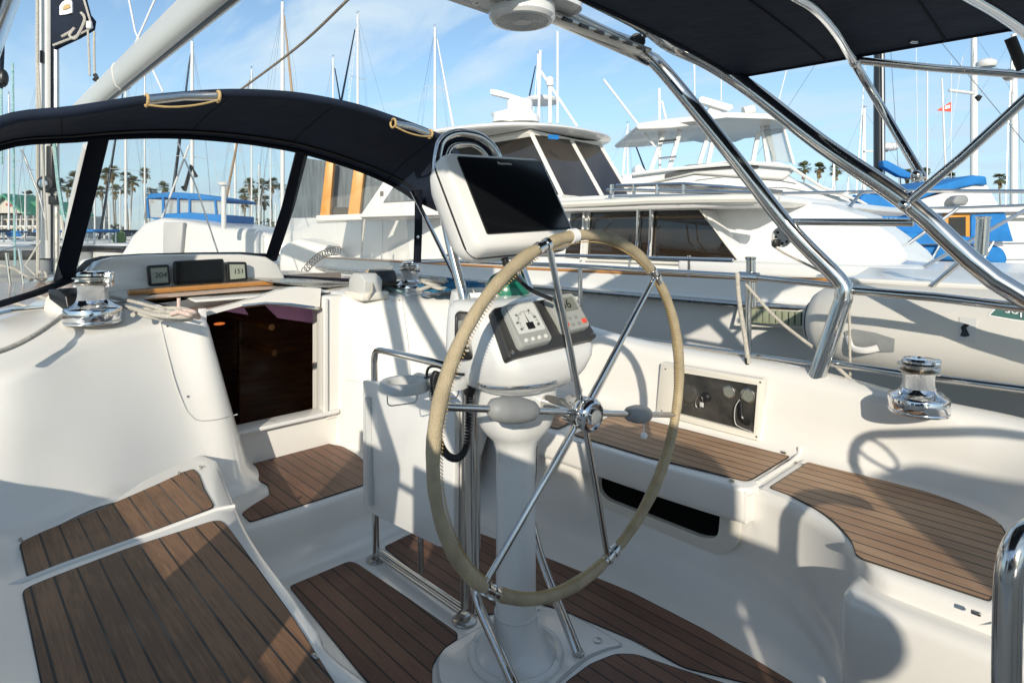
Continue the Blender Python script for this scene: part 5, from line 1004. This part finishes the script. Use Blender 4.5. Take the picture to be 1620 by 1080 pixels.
obj('boom_tube', MB().grid([[p+bs*a+bw*b for a, b in sect] for p in bpts], True, True), boomm, bo, 40)
obj('boom_slot', MB().tube([p-bw*.088 for p in bpts], .012, 6), black, bo)
obj('boom_collar', MB().grid([[lerp(ba,bb,t)+bs*a*1.06+bw*b*1.06 for a, b in sect] for t in (.60,.612)], True, True), alu, bo)
vg = thing('boom_vang', 'white rigid vang slanting down behind the left dodger post to the mast foot', 'boom vang', D(92,440,6.2))
obj('vang_tube', MB().tube([D(140,232,5.2), D(118,320,5.7), D(98,440,6.3)], .045, 12), paintw, vg); obj('vang_tackle', MB().tube([D(150,240,5.2), D(132,310,5.6), D(106,440,6.3)], .008, 5).tube([D(155,240,5.2), D(136,330,5.6), D(110,440,6.3)], .008, 5), rope, vg)
for i, (l, r_, m_, lb) in enumerate((
    ([(86,228),(92,290),(100,340),(106,352)], .018, ropet, 'teal flecked line beside the mast winch'),
    ([(84,232),(98,330),(104,420)], .012, rope, 'pale halyard in front of the mast winch'),
    ([(20,100),(22,300),(24,420)], .010, ropet, 'teal line near the left edge seen through the dodger window'),
    ([(34,236),(62,310),(72,350)], .010, steeld, 'dark wire slanting towards the mast foot'),
    ([(198,-30),(214,50),(258,146)], .010, paintw, 'white wire crossing above the boom'),
    ([(247,-5),(225,45),(208,82)], .010, paintw, 'short white wire meeting the boom from above'),
    ([(149,50),(149,90),(150,118)], .011, rope, 'white line hanging from the sail clew block'),
    ([(139,48),(141,90),(142,120)], .010, rope, 'second white line below the sail clew block'),
    ([(281,225),(312,300),(345,400)], .008, steeld, 'thin wire slanting across the blue flybridge'),
    ([(299,230),(277,290),(256,345)], .010, paintw, 'white wire slanting left across the blue flybridge'),
    ([(60,100),(74,380)], .010, rope, 'cream line along the left side of the mast'),
    ([(65,380),(40,420),(66,445)], .010, rope, 'cream line near the mast foot'))):
    obj('rigging_line', MB().tube([D(a, b, 6.3) for a, b in l], r_, 6), m_, label=lb, cat='rigging')
sb = thing('mainsail_cover', 'dark navy sail cover hanging beside the mast with a white emblem', 'sail cover', D(110,78,6.4))
slab('cover_cloth', [(79,-40),(128,-40),(134,0),(140,22),(148,32),(146,46),(122,60),(100,70),(84,78),(80,60)], 6.45, .05, navy, sb, bev=.008)
em = slab('emblem', [(94,10),(98,4),(104,0),(110,-4),(114,4),(114,20),(104,23),(94,24)], 6.43, .02, whitem, sb); slab('emblem_center', [(99,12),(104,7),(110,7),(111,12),(104,15),(99,16)], 6.42, .02, strapm, em)
obj('reef_line', MB().tube([D(84,72,6.42), D(115,60,6.4), D(146,44,6.4), D(133,0,6.4)], .012, 5), rope, sb)
obj('reef_knot', MB().tube(cr([D(98,58,6.4), D(112,50,6.38), D(118,44,6.38), D(110,56,6.38), D(120,60,6.38), D(134,32,6.4), D(128,20,6.4)],5), .014, 5), rope, sb)
obj('clew_block', MB().box(D(141,40,6.35), (.06,.04,.09), (VR,VD,UP), .02), ywhite, sb)
obj('shackle', MB().tube([D(150,118,6.3), D(153,123,6.3), D(149,128,6.3)], .022, 6), black, label='small dark pulley at the lower end of the white clew lines', cat='pulley')
ft = thing('furled_headsail', 'dark blue furled sail at the very left edge', 'furled sail', D(0,240,5))
obj('sail_roll', MB().tube([D(-2,-60,5), D(0,80,5), D(2,140,5)], .028, 8, rs=[.03,.03,.012]), navy, ft); obj('furl_pad', MB().ball(D(5,124,5), .055, sc=(.7,.7,1.4)), black, ft); obj('furl_wire', MB().tube([D(2,140,5), D(3,260,5)], .008, 5), ropet, ft)
obj('topping_rope', MB().tube(cr([D(640,-90,2.6), D(548,2,2.9), D(470,75,3.4), D(378,144,4.2)],6), .0075, 6), mat('old_rope', (.33,.29,.23), .9, noise=.4, nscale=80, bump=.5), label='thick worn rope slanting down across the sky to the dodger', cat='rope')
# foredeck bits seen through the left window
for a, b in ((2,470),(40,450),(62,445)): pass
for px, top, bot in ((38,392,455),(18,400,462),(128,418,440)): obj('stanchion', MB().tube([D(px-8,top,3.9), D(px,bot,3.9)], .010, 8), steel, label='stainless stanchion on the port deck at pixel column left of the dodger post' if 0 else {38:'stanchion standing on the port deck left of the mast foot',18:'leftmost stanchion on the port deck',128:'stanchion hidden behind the left dodger post'}[px], cat='stanchion')
obj('lifeline', MB().tube([D(-20,402,3.6), D(30,388,3.9), D(60,385,5)], .005, 6), steel, label='upper lifeline wire on the port side deck', cat='lifeline')
obj('deck_line', MB().tube(cr([D(0,420,3.9), D(22,425,3.9), D(45,438,3.9), D(75,440,4)],5), .008, 6), rope, label='white line sagging from the lifeline to the mast foot', cat='rope')
obj('rope_hank', MB().tube(cr([D(66+8*math.cos(k*1.3), 437+7*math.sin(k*1.3), 4) for k in range(16)],4), .010, 6), rope, label='small hank of rope at the mast foot', cat='rope')

# ================================================================ neighbour: white motor yacht with pilot house
M1 = thing('motor_yacht', 'large white motor yacht with pilot house and radar moored alongside behind the wheel', 'motor yacht', V(5,-6.2,WZ))
rows = []
for x, yn, yf, sh in ((10.6,-4.05,-8.3,.86),(8,-4.0,-8.35,.87),(4,-4.0,-8.4,.88),(1.8,-4.05,-8.35,.90),(.6,-4.35,-8.1,.92),(-1.2,-4.9,-7.5,.98),(-3.2,-5.8,-6.6,1.08),(-4.2,-6.18,-6.22,1.15)):
    m_ = (yn+yf)/2
    rows.append([V(x,lerp(V(m_,0,0),V(yn,0,0),.7).x,WZ-.2), V(x,yn-.10,.1), V(x,yn-.03,.70), V(x,yn+.045,.715), V(x,yn+.05,.755), V(x,yn+.0,.77), V(x,yn,sh), V(x,yn-.10,sh+.004), V(x,m_,sh+.03), V(x,yf+.1,sh), V(x,yf,sh), V(x,yf+.03,.5), V(x,lerp(V(m_,0,0),V(yf,0,0),.7).x,WZ-.2)])
obj('hull', MB().grid(rows, False, True), ywhite, M1, 40)
obj('rub_rail', MB().tube([r[4]+V(0,.0,-.02) for r in rows], .022, 8), steeld, M1)
obj('toe_rail', MB().tube([r[6]+V(0,-.03,.012) for r in rows], .028, 6, flat=.6), woodh, M1)
gy = MB()
obj('bulwark_rail', MB().tube([PY(700,404,-4.05), PY(900,404,-4.05), PY(1160,412,-4.05)], .015, 8), steel, M1)
for px in (588,604,658,1090): obj('rail_post', MB().tube([PY(px,404 if px > 700 else 400,-4.05), PY(px,438,-4.05)], .012, 6), steel, M1)
# deckhouse
yslab('deckhouse', [(440,343),(620,341),(905,331),(1030,331),(1112,331),(1180,420),(1180,436),(900,432),(420,418)], -4.7, 3.1, ywhite, M1, .02)
yslab('aft_bulkhead', [(478,340),(606,343),(640,330),(700,330),(690,410),(560,412),(444,400)], -4.45, .25, ywhite, M1, .01)
yslab('moulding', [(500,340),(692,336),(692,345),(500,352)], -4.42, .05, ywhite, M1, .006)
for px, a, b in ((534,352,400),(572,350,408),(605,348,408)): obj('panel_seam', MB().tube([PY(px,a,-4.448), PY(px+(1),b,-4.448)], .006, 4), ygrey, M1)
for l in ([(903,338),(925,337),(918,409),(893,407)], [(934,336),(1008,334),(1004,411),(929,409)], [(1008.5,334),(1030,333),(1026,412),(1004.5,411)], [(1034,333),(1104,332),(1170,418),(1030,412)]):
    w = yslab('side_window', roundless(l) if 0 else l, -4.685, .05, tint, M1, .004)
obj('window_frame', MB().tube([PY(932,334,-4.67), PY(1106,330,-4.67), PY(1174,420,-4.67), PY(927,411,-4.67)], .012, 6, closed=True), gelc, M1)
for px in (921,1008,1029): obj('window_divider', MB().tube([PY(px+3,334,-4.66), PY(px-2,411,-4.66)], .018 if px != 1008 else .010, 6, flat=.6), ywhite, M1)
for px in (1009,1029): obj('canopy_pole', MB().tube([PY(px,330,-4.25), PY(px-1,380,-4.25), PY(px-4,404,-4.15)], .011, 6), steel, M1)
# trunk cabin running forward to the right
rows = []
for px, pt, pb in ((1108,331,438),(1180,316,438),(1250,316,438),(1310,322,436),(1370,340,432),(1415,372,424),(1434,396,412)):
    y0_ = -4.75-(px-1108)*.0016; rows.append([PY(px,pb,y0_+.02), PY(px,pb-(pb-pt)*.25,y0_-.03), PY(px,pt+(pb-pt)*.3,y0_-.07), PY(px,pt+4,y0_-.12), PY(px,pt,y0_-.22)+V(0,0,0), PY(px,pt,y0_-.22)+V(0,-.4,.0), PY(px,pt+4,y0_-.12)+V(0,-1.1,-.12)])
obj('trunk_cabin', MB().grid(rows, False, True), ywhite, M1, 40)
obj('trunk_groove', MB().tube([PY(1170,355,-4.99), PY(1222,350,-5.02)], .010, 5), ygrey, M1)
obj('pool_deck_step', MB().box(PY(1250,425,-4.6), (1.6,.5,.10), bev=.03), ywhite, M1)
# flybridge deck and canvas valance
yslab('boat_deck', [(600,318),(884,312),(1010,306),(1222,306),(1236,318),(1215,326),(1020,332),(884,335),(600,338)], -4.55, 3.8, ywhite, M1, .03)
obj('canvas_valance', MB().tube([PY(880,325,-4.33), PY(950,322,-4.33), PY(1030,318,-4.33), PY(1120,316,-4.33), PY(1200,315,-4.33), PY(1232,318,-4.36)], .055, 10, flat=.7), gelc, M1)
obj('deck_rail', MB().tube([PY(960,301,-4.4), PY(1010,301,-4.4), PY(1080,303,-4.4), PY(1205,305,-4.4)], .016, 8), steel, M1)
obj('deck_rail', MB().tube([PY(975,294,-4.4), PY(1082,291,-4.4), PY(1180,299,-4.5)], .016, 8), steel, M1)
for px in (968,1003,1040,1082): obj('rail_post', MB().tube([PY(px,292,-4.4), PY(px,307,-4.4)], .018, 8), steel, M1)
for k in range(5): obj('outrigger_pole', MB().tube([PY(1040,292+k*1.6,-4.7), PY(1140,294+k*1.8,-4.7), PY(1238,303+k*.8,-4.7)], .011, 5), steeld, M1)
# aft enclosure with varnished posts
slab('enclosure_glass', [(452,345),(482,250),(560,262),(600,275),(560,344)], 7.4, .04, greyglass, M1)
slab('enclosure_glass', [(560,262),(612,285),(610,300),(572,344),(545,344)], 7.3, .04, greyglass, M1)
for l in ([(506,341),(516,252),(528,254),(521,341)], [(550,341),(560,262),(576,270),(568,341)]): slab('varnished_post', l, 7.2, .10, orange, M1, .006)
slab('lower_blind', [(524,328),(552,328),(550,341),(522,341)], 7.28, .03, tint, M1)
slab('enclosure_sill', [(500,341),(700,333),(700,344),(500,350)], 7.1, .3, ywhite, M1, .01)
slab('wing', [(568,344),(608,285),(640,285),(700,262),(700,340)], 7.0, .15, ywhite, M1, .01)
slab('wing_glass', [(606,320),(626,290),(660,310),(690,312),(690,316)], 6.98, .02, greyglass, M1)
slab('wing_badge', [(601,303),(606,302),(606,309),(601,310)], 6.98, .02, charm, M1)
# pilot house
def pilot(zb, xb0, yb0, xb1, yb1): return [V(xb0,yb0,zb), V(xb0,yb1,zb), V(xb1,yb1,zb), V(xb1,yb0,zb)]
b4 = pilot(1.62, 4.45, -5.1, 9.0, -6.5); t4 = pilot(2.44, 5.05, -5.2, 8.8, -6.55)
def pq(u, w, s_):                                        # s_: 0 side(near), 1 front ; u along, w up
    if s_ == 0: a, b, c_, d_ = b4[3], b4[0], t4[0], t4[3]
    else: a, b, c_, d_ = b4[0], b4[1], t4[1], t4[0]
    return lerp(lerp(a,b,u), lerp(d_,c_,u), w)
obj('pilot_house_glass', MB().grid([b4+[b4[0]], t4+[t4[0]]]), tint, M1)
fr = MB()
for s_, us in ((0,(.0,.45,1.0)),(1,(.0,.55,1.0))):
    for u in us: fr.tube([pq(u,0,s_), pq(u,1,s_)], .036, 6, flat=.6)
fr.tube(b4, .05, 6, closed=True); fr.tube(t4, .05, 6, closed=True); obj('window_mullions', fr, gelc, M1)
obj('pilot_house_base', MB().grid([pilot(1.25,4.1,-4.95,9.1,-6.7), b4][0:2], True, True), ywhite, M1)
rc = V(7.0,-5.9,0); rows = []
for z_, f in ((2.49,.86),(2.50,.99),(2.52,1.0),(2.545,.99),(2.59,.90),(2.65,.70),(2.68,.4)):
    rows.append([rc+V(2.25*f*math.copysign(abs(math.cos(a))**.75, math.cos(a)), 1.38*f*math.copysign(abs(math.sin(a))**.75, math.sin(a)), z_) for a in [2*math.pi*k/40 for k in range(40)]])
obj('hardtop', MB().grid(rows, True, True), ywhite, M1, 50)
obj('hardtop_sticker', MB().prism([PY(868,213,-5.12), PY(884,214,-5.12), PY(884,221,-5.12), PY(868,220,-5.12)], V(0,.01,0)), bluec, M1)
# radar and antennas
rb = D(818,188,7.9)
obj('radar_base', MB().grid([rrect(D(x,y,7.9), VR, VD, w, w*.8, w*.25) for x, y, w in ((816,196,.62),(816,186,.60),(812,182,.58),(822,174,.34),(822,162,.34),(822,158,.28))], True, True), paintw, M1, 50)
obj('radar_scanner', MB().grid([[D(x,y,7.9)+VD*s_ for x, y in ((776,143),(790,145),(824,156),(830,160),(806,157),(777,150))] for s_ in (-.06,.06)]+[], True, True), paintw, M1)
obj('radar_dome', MB().lathe([(.28,0),(.30,.03),(.26,.07),(0,.10)], D(856,163,9.5), n=24), paintw, M1)
for l, r_ in (([(882,50),(882,195)],.018),([(870,135),(870,195)],.03),([(855,80),(852,190)],.02)): ln('antenna', l, 8.6, r_, paintw, M1)
obj('gps_antenna', MB().lathe([(.05,0),(.055,.02),(.055,.11),(.03,.13)], D(870,136,8.6), n=16), paintw, M1)
ln('antenna_stay', [(850,105),(913,200)], 8.6, .02, paintw, M1)
# hull vents and details
vt = obj('vent_louvres', MB().prism([PY(1172,480,-4.03), PY(1290,490,-4.10), PY(1290,520,-4.10), PY(1164,514,-4.03)], V(0,.03,0)), gelc, M1)
mb = MB()
for k in range(11): mb.box(PY(1182+k*10.2, 499+k*.6, -3.98), (.055,.02,.09), bev=.004)
obj('louvre_slots', mb, mat('olive_louvre',(.28,.30,.20),.6), vt)
hx = []
for k in range(240):
    f = k/239; c_ = D(480+55*f, 427-34*f+10*(f*2-1)**2-6, 6.6); a = k*2*math.pi/18; hx.append(c_+VR*math.cos(a)*.035+UP*math.sin(a)*.045+VD*math.sin(a)*.02)
obj('coiled_flex', MB().tube(hx, .0055, 4), blackm, M1)
obj('spreader_arm', MB().tube([D(1501,143,29), D(1541,148,29)], .07, 6), paintw, label='white horizontal spreader arm on the thick white mast', cat='spreader')
obj('deck_light', MB().lathe([(.05,0),(.16,.2),(.05,.3)], D(1548,160,29), n=12), charm, label='small dark deck light on the thick white mast', cat='lamp')
obj('fender_line', MB().tube(cr([D(577,347,6.9), D(575,365,6.9), D(572,400,6.9)],4), .012, 5), rope, label='white line hanging on the side of the motor yacht', cat='rope')

# ================================================================ second motor yacht with tower (beyond)
M2 = thing('flybridge_cruiser', 'white flybridge sport cruiser with hardtop, radar and tall antennas behind the motor yacht', 'motor yacht', far(1150,WZ,13))
slab('superstructure', [(930,330),(985,296),(1010,286),(1100,262),(1230,262),(1262,285),(1330,302),(1352,320),(1352,420),(930,420)], 12, 3.5, ywhite, M2, .08)
slab('hull', [(880,380),(1352,380),(1352,470),(880,470)], 11.8, 4, ywhite, M2, .05)
slab('bridge_coaming', [(985,276),(1040,270),(1150,254),(1235,256),(1262,268),(1240,285),(1100,275),(985,300)], 11.9, 2.2, ywhite, M2, .05)
slab('hardtop', [(1006,200),(1012,195),(1060,192),(1140,181),(1210,183),(1250,190),(1238,194),(1180,190),(1120,196),(1060,203),(1010,205)], 12, 2.6, ywhite, M2, .03)
obj('hardtop_soffit', MB().prism([Z(1008,203,3.45), Z(1060,196,3.45), Z(1150,186,3.45), Z(1215,188,3.45), Z(1250,193,3.45), Z(1242,209,3.45), Z(1200,217,3.45), Z(1110,226,3.45)], V(0,0,.10)), ywhite, M2)
for l in ([(1020,296),(1052,206)],[(1050,296),(1077,204)],[(1102,272),(1122,210)],[(1118,268),(1130,212)],[(1190,262),(1200,208)],[(1215,258),(1206,195)],[(1225,256),(1213,196)]): ln('tower_leg', l, 12.4, .05, paintw, M2)
obj('bridge_shade', MB().grid([[D(x,y,11.85) for x,y in ((1052,276),(1100,262),(1160,256),(1200,258))],[D(x,y,11.85) for x,y in ((1052,281),(1100,270),(1160,266),(1200,266))]]), charm, M2)
for l in ([(1100,285),(1180,275),(1260,290)],[(1130,300),(1240,296),(1330,312)]): ln('panel_seam', l, 11.97, .008, ygrey, M2)
for y_ in (221,248): ln('ladder_rung', [(1042,y_+3),(1070,y_)], 12.2, .025, steel, M2)
slab('bridge_windshield', [(1208,205),(1240,202),(1256,258),(1225,254)], 12.3, .03, vinylb, M2)
ln('windshield_frame', [(1240,202),(1256,260)], 12.2, .03, paintw, M2)
slab('bridge_seat', [(1052,272),(1090,260),(1155,256),(1160,272),(1060,280)], 12.3, .6, greyr, M2, .05)
slab('helm_chair', [(1004,264),(1012,258),(1026,274),(1022,292),(1008,290)], 12.3, .4, ywhite, M2, .05)
ln('bridge_rail', [(1000,276),(1060,268),(1130,262),(1180,258),(1250,264),(1262,272)], 11.8, .035, paintw, M2)
ln('bow_rail', [(1262,272),(1300,296),(1360,318),(1380,330)], 11.8, .03, paintw, M2)
obj('radar_array', MB().grid([[D(x,y,12.6)+VD*s_ for x, y in ((1104,157),(1108,154),(1156,168),(1157,173),(1150,177),(1104,163))] for s_ in (-.1,.1)], True, True), paintw, M2)
slab('radar_foot', [(1118,180),(1124,168),(1140,170),(1144,184)], 12.6, .3, paintw, M2, .03)
obj('searchlight', MB().tube([D(1176,177,12.6), D(1192,173,12.6)], .10, 12), gelc, M2)
for l, r_ in (([(1043,140),(1044,296)],.03),([(955,126),(1036,232)],.025),([(1047,160),(1054,190)],.025),([(1098,100),(1100,180)],.012),([(1141,125),(1141,160)],.012),([(1232,160),(1245,108)],.012),([(1099,30),(1099,160)],.012)): ln('antenna', l, 12.5, r_, paintw, M2)

# ================================================================ boat with blue flybridge enclosure (left)
M3 = thing('sportfisher', 'white cabin cruiser with bright blue clear-windowed flybridge enclosure ahead of the dodger', 'motor yacht', far(300,WZ,12.5))
slab('foredeck', [(150,446),(170,425),(192,395),(205,372),(225,352),(252,344),(290,348),(356,360),(400,362),(430,372),(480,388),(480,450)], 11, 2.8, ywhite, M3, .25, ang=50)
slab('house_side', [(258,351),(290,352),(286,400),(282,450),(256,450)], 10.9, .12, ygrey, M3, .02)
slab('hull', [(120,410),(500,410),(560,470),(120,470)], 10.8, 4, ywhite, M3, .1)
slab('stern_quarter', [(440,392),(470,376),(520,388),(556,424),(571,440),(440,446)], 8.6, .7, ywhite, M3, .08)
eb = 12.2
slab('enclosure_top', [(231,311),(236,306),(276,304),(310,306),(352,313),(352,318),(305,316),(262,313),(232,315)], eb, 1.6, bluec, M3, .03)
for l in ([(256,312),(259,312),(260,345),(256,345)],[(280,308),(283,308),(283,346),(280,346)],[(298,308),(301,308),(301,346),(298,346)],[(338,314),(341,314),(344,346),(341,346)],[(231,314),(233,314),(236,345),(233,345)]): slab('enclosure_strap', l, eb, .06, bluec, M3)
slab('enclosure_skirt', [(234,343),(256,347),(262,338),(300,336),(352,340),(352,360),(256,352)], eb-.05, 1.5, bluec, M3, .02)
slab('enclosure_window', [(232,315),(352,318),(352,345),(257,345),(234,344)], eb+.03, .02, vinylb, M3)
slab('bridge_console', [(262,346),(275,338),(300,340),(298,350)], eb+.4, .4, bluec, M3, .03)
rp3 = thing('radar_post', 'white post topped by a small radome beside the blue flybridge', 'radar', D(354,360,10.5))
obj('post', MB().tube([D(354,362,10.5), D(354,295,10.5)], .042, 12), paintw, rp3); obj('radome', MB().lathe([(.04,0),(.095,.01),(.10,.05),(.07,.07),(0,.075)], D(354,294,10.5), n=24), paintw, rp3)
obj('masthead_mark', MB().tube([D(289,295,9), D(292,302,9), D(303,262,9), D(311,280,9)], .03, 5), charm, label='dark tangled pulley tackle on the stout white mast', cat='pulley')

# ================================================================ trawler with blue canvas (right)
M4 = thing('trawler_yacht', 'white trawler with bright blue canvas covers and a varnished door at the right', 'motor yacht', far(1500,WZ,13))
slab('hull', [(1330,432),(1760,420),(1760,520),(1330,500)], 12.5, 4, ywhite, M4, .08)
obj('cleat', MB().tube([PY(1300,432,-4.3), PY(1316,432,-4.3)], .012, 6), steel, M1)
for px in (760,820,870): obj('side_vent', MB().prism([PY(px,382,-4.69), PY(px+22,383,-4.69), PY(px+22,390,-4.69), PY(px,389,-4.69)], V(0,.012,0)), ygrey, M1)
obj('hull_stripe', MB().tube([D(1405,424,12.4), D(1560,422,12.4), D(1760,420,12.4)], .03, 6), woodh, M4)
slab('canvas_side', [(1362,312),(1370,306),(1398,310),(1440,330),(1496,337),(1496,378),(1440,372),(1400,360),(1362,330)], 13, .5, bluec, M4, .03)
slab('wheelhouse', [(1440,331),(1448,318),(1540,292),(1562,292),(1580,324),(1700,322),(1700,345),(1440,345)], 13, 2.6, ywhite, M4, .03)
slab('bridge_cover', [(1462,300),(1540,277),(1561,279),(1563,293),(1545,292),(1480,306),(1440,322),(1436,318)], 12.9, 2.4, bluec, M4, .04)
slab('deck_overhang', [(1430,331),(1760,322),(1760,333),(1430,338)], 12.8, 3, ywhite, M4, .02)
slab('covered_light', [(1507,320),(1514,309),(1530,308),(1535,316),(1530,325),(1512,325)], 12.7, .25, greyr, M4, .05)
slab('cabin_side', [(1485,336),(1700,334),(1700,420),(1485,420)], 13.2, 1.5, ywhite, M4)
dr = slab('door_frame', [(1494,338),(1536,336),(1536,402),(1494,402)], 12.95, .12, orange, M4, .02); slab('door_glass', [(1502,344),(1528,343),(1528,392),(1502,392)], 12.92, .05, tint, dr)
slab('canvas_side', [(1537,340),(1590,336),(1604,382),(1537,382)], 12.9, .15, bluec, M4, .02)
slab('canvas_lower', [(1380,372),(1440,366),(1487,370),(1545,375),(1590,392),(1599,408),(1593,424),(1562,418),(1508,413),(1438,410),(1380,406)], 12.3, 1.4, bluec, M4, .12, ang=60)
for k in range(3): ln('cover_lettering', [(1402+k*7,345),(1404+k*7,357)], 12.98, .03, ywhite, M4)
for px in (1404,1490,1572): ln('stanchion', [(px,382),(px-24,424)], 12.2, .025, steel, M4)
ln('side_rail', [(1400,388),(1700,384)], 12.2, .02, steel, M4)
bmst = sailboat(1391, -60, 15, 'sailing boat with a thick black mast at the right', .13, mastm=mastblk, cover=bluec, L=11, yaw=3.0, spr=(.9,))
obj('mast_light_wire', MB().tube([D(1396,60,14.8), D(1398,330,14.8)], .02, 5), orange and ywhite, label='thin pale line down the black mast', cat='rigging')
slab_o = thing('boom_cover', 'blue boom cover slanting down right of the black mast', 'sail cover', D(1420,300,14.5))
slab('cover_cloth', [(1397,254),(1404,254),(1442,274),(1440,282),(1424,279),(1398,264)], 14.5, .2, bluec, slab_o, .02)
ln('cover_tie', [(1424,280),(1426,300)], 14.4, .012, blackm, slab_o)
rd2 = thing('radome', 'white radome beside the black mast', 'radar', D(1404,238,16)); obj('dome', MB().lathe([(.20,0),(.24,.04),(.24,.14),(.16,.20),(0,.21)], D(1405,238,16), n=24), paintw, rd2); obj('bracket', MB().tube([D(1366,240,16), D(1404,239,16)], .03, 6), paintw, rd2)
rd3 = thing('radome', 'white radome on the thick mast under the bimini edge', 'radar', D(1560,105,30)); obj('dome', MB().lathe([(.38,0),(.44,.08),(.44,.26),(.28,.40),(0,.42)], D(1560,107,30), n=24), paintw, rd3); obj('bracket', MB().tube([D(1541,108,30), D(1560,108,30)], .06, 6), paintw, rd3)
fl = thing('pennant', 'small red triangular pennant with white lettering flying at the right', 'flag', D(1505,176,25))
slab('flag_cloth', [(1505,161),(1505,177),(1482,175)], 25, .02, redc, fl); slab('flag_marking', [(1495,168),(1503,166),(1503,171),(1495,173)], 24.97, .01, whitem, fl); ln('halyard', [(1505,95),(1505,290)], 25, .012, paintw, fl)
for i, (l, r_, lb) in enumerate((([(1467,100),(1467,300)],.03,'tall white whip antenna left of the red pennant'),([(1490,125),(1496,275)],.04,'leaning white whip antenna crossing the red pennant'),([(1448,-20),(1452,250)],.01,'thin wire near the bimini edge'),([(1523,90),(1500,230)],.01,'thin stay slanting left from the thick white mast'))): ln('antenna', l, 25, r_, paintw, None).update_tag() if 0 else obj('antenna', MB().tube([D(a,b,25) for a, b in l], r_, 6), paintw, label=lb, cat='antenna')
# bow rail of the motor yacht at the right
br = thing('bow_rail', 'thin stainless bow rail of the motor yacht crossing in front of the blue canvas', 'guard rail', V(0,-6,1.1))
for l, r_ in (([(1236,306),(1340,304),(1480,302),(1640,303)],.016),([(1120,318),(1180,314),(1240,309)],.018),([(1440,330),(1540,328),(1640,324)],.012)): obj('rail_tube', MB().tube([PY(a,b,-6.0) for a, b in l], r_, 8), steel, br)
for a, b in (((1362,306),(1322,352)),((1322,352),(1220,436)),((1515,330),(1400,412)),((1640,322),(1430,440))): obj('rail_leg', MB().tube([PY(*a,-5.95), PY(*b,-5.6)], .014, 8), steel, br)
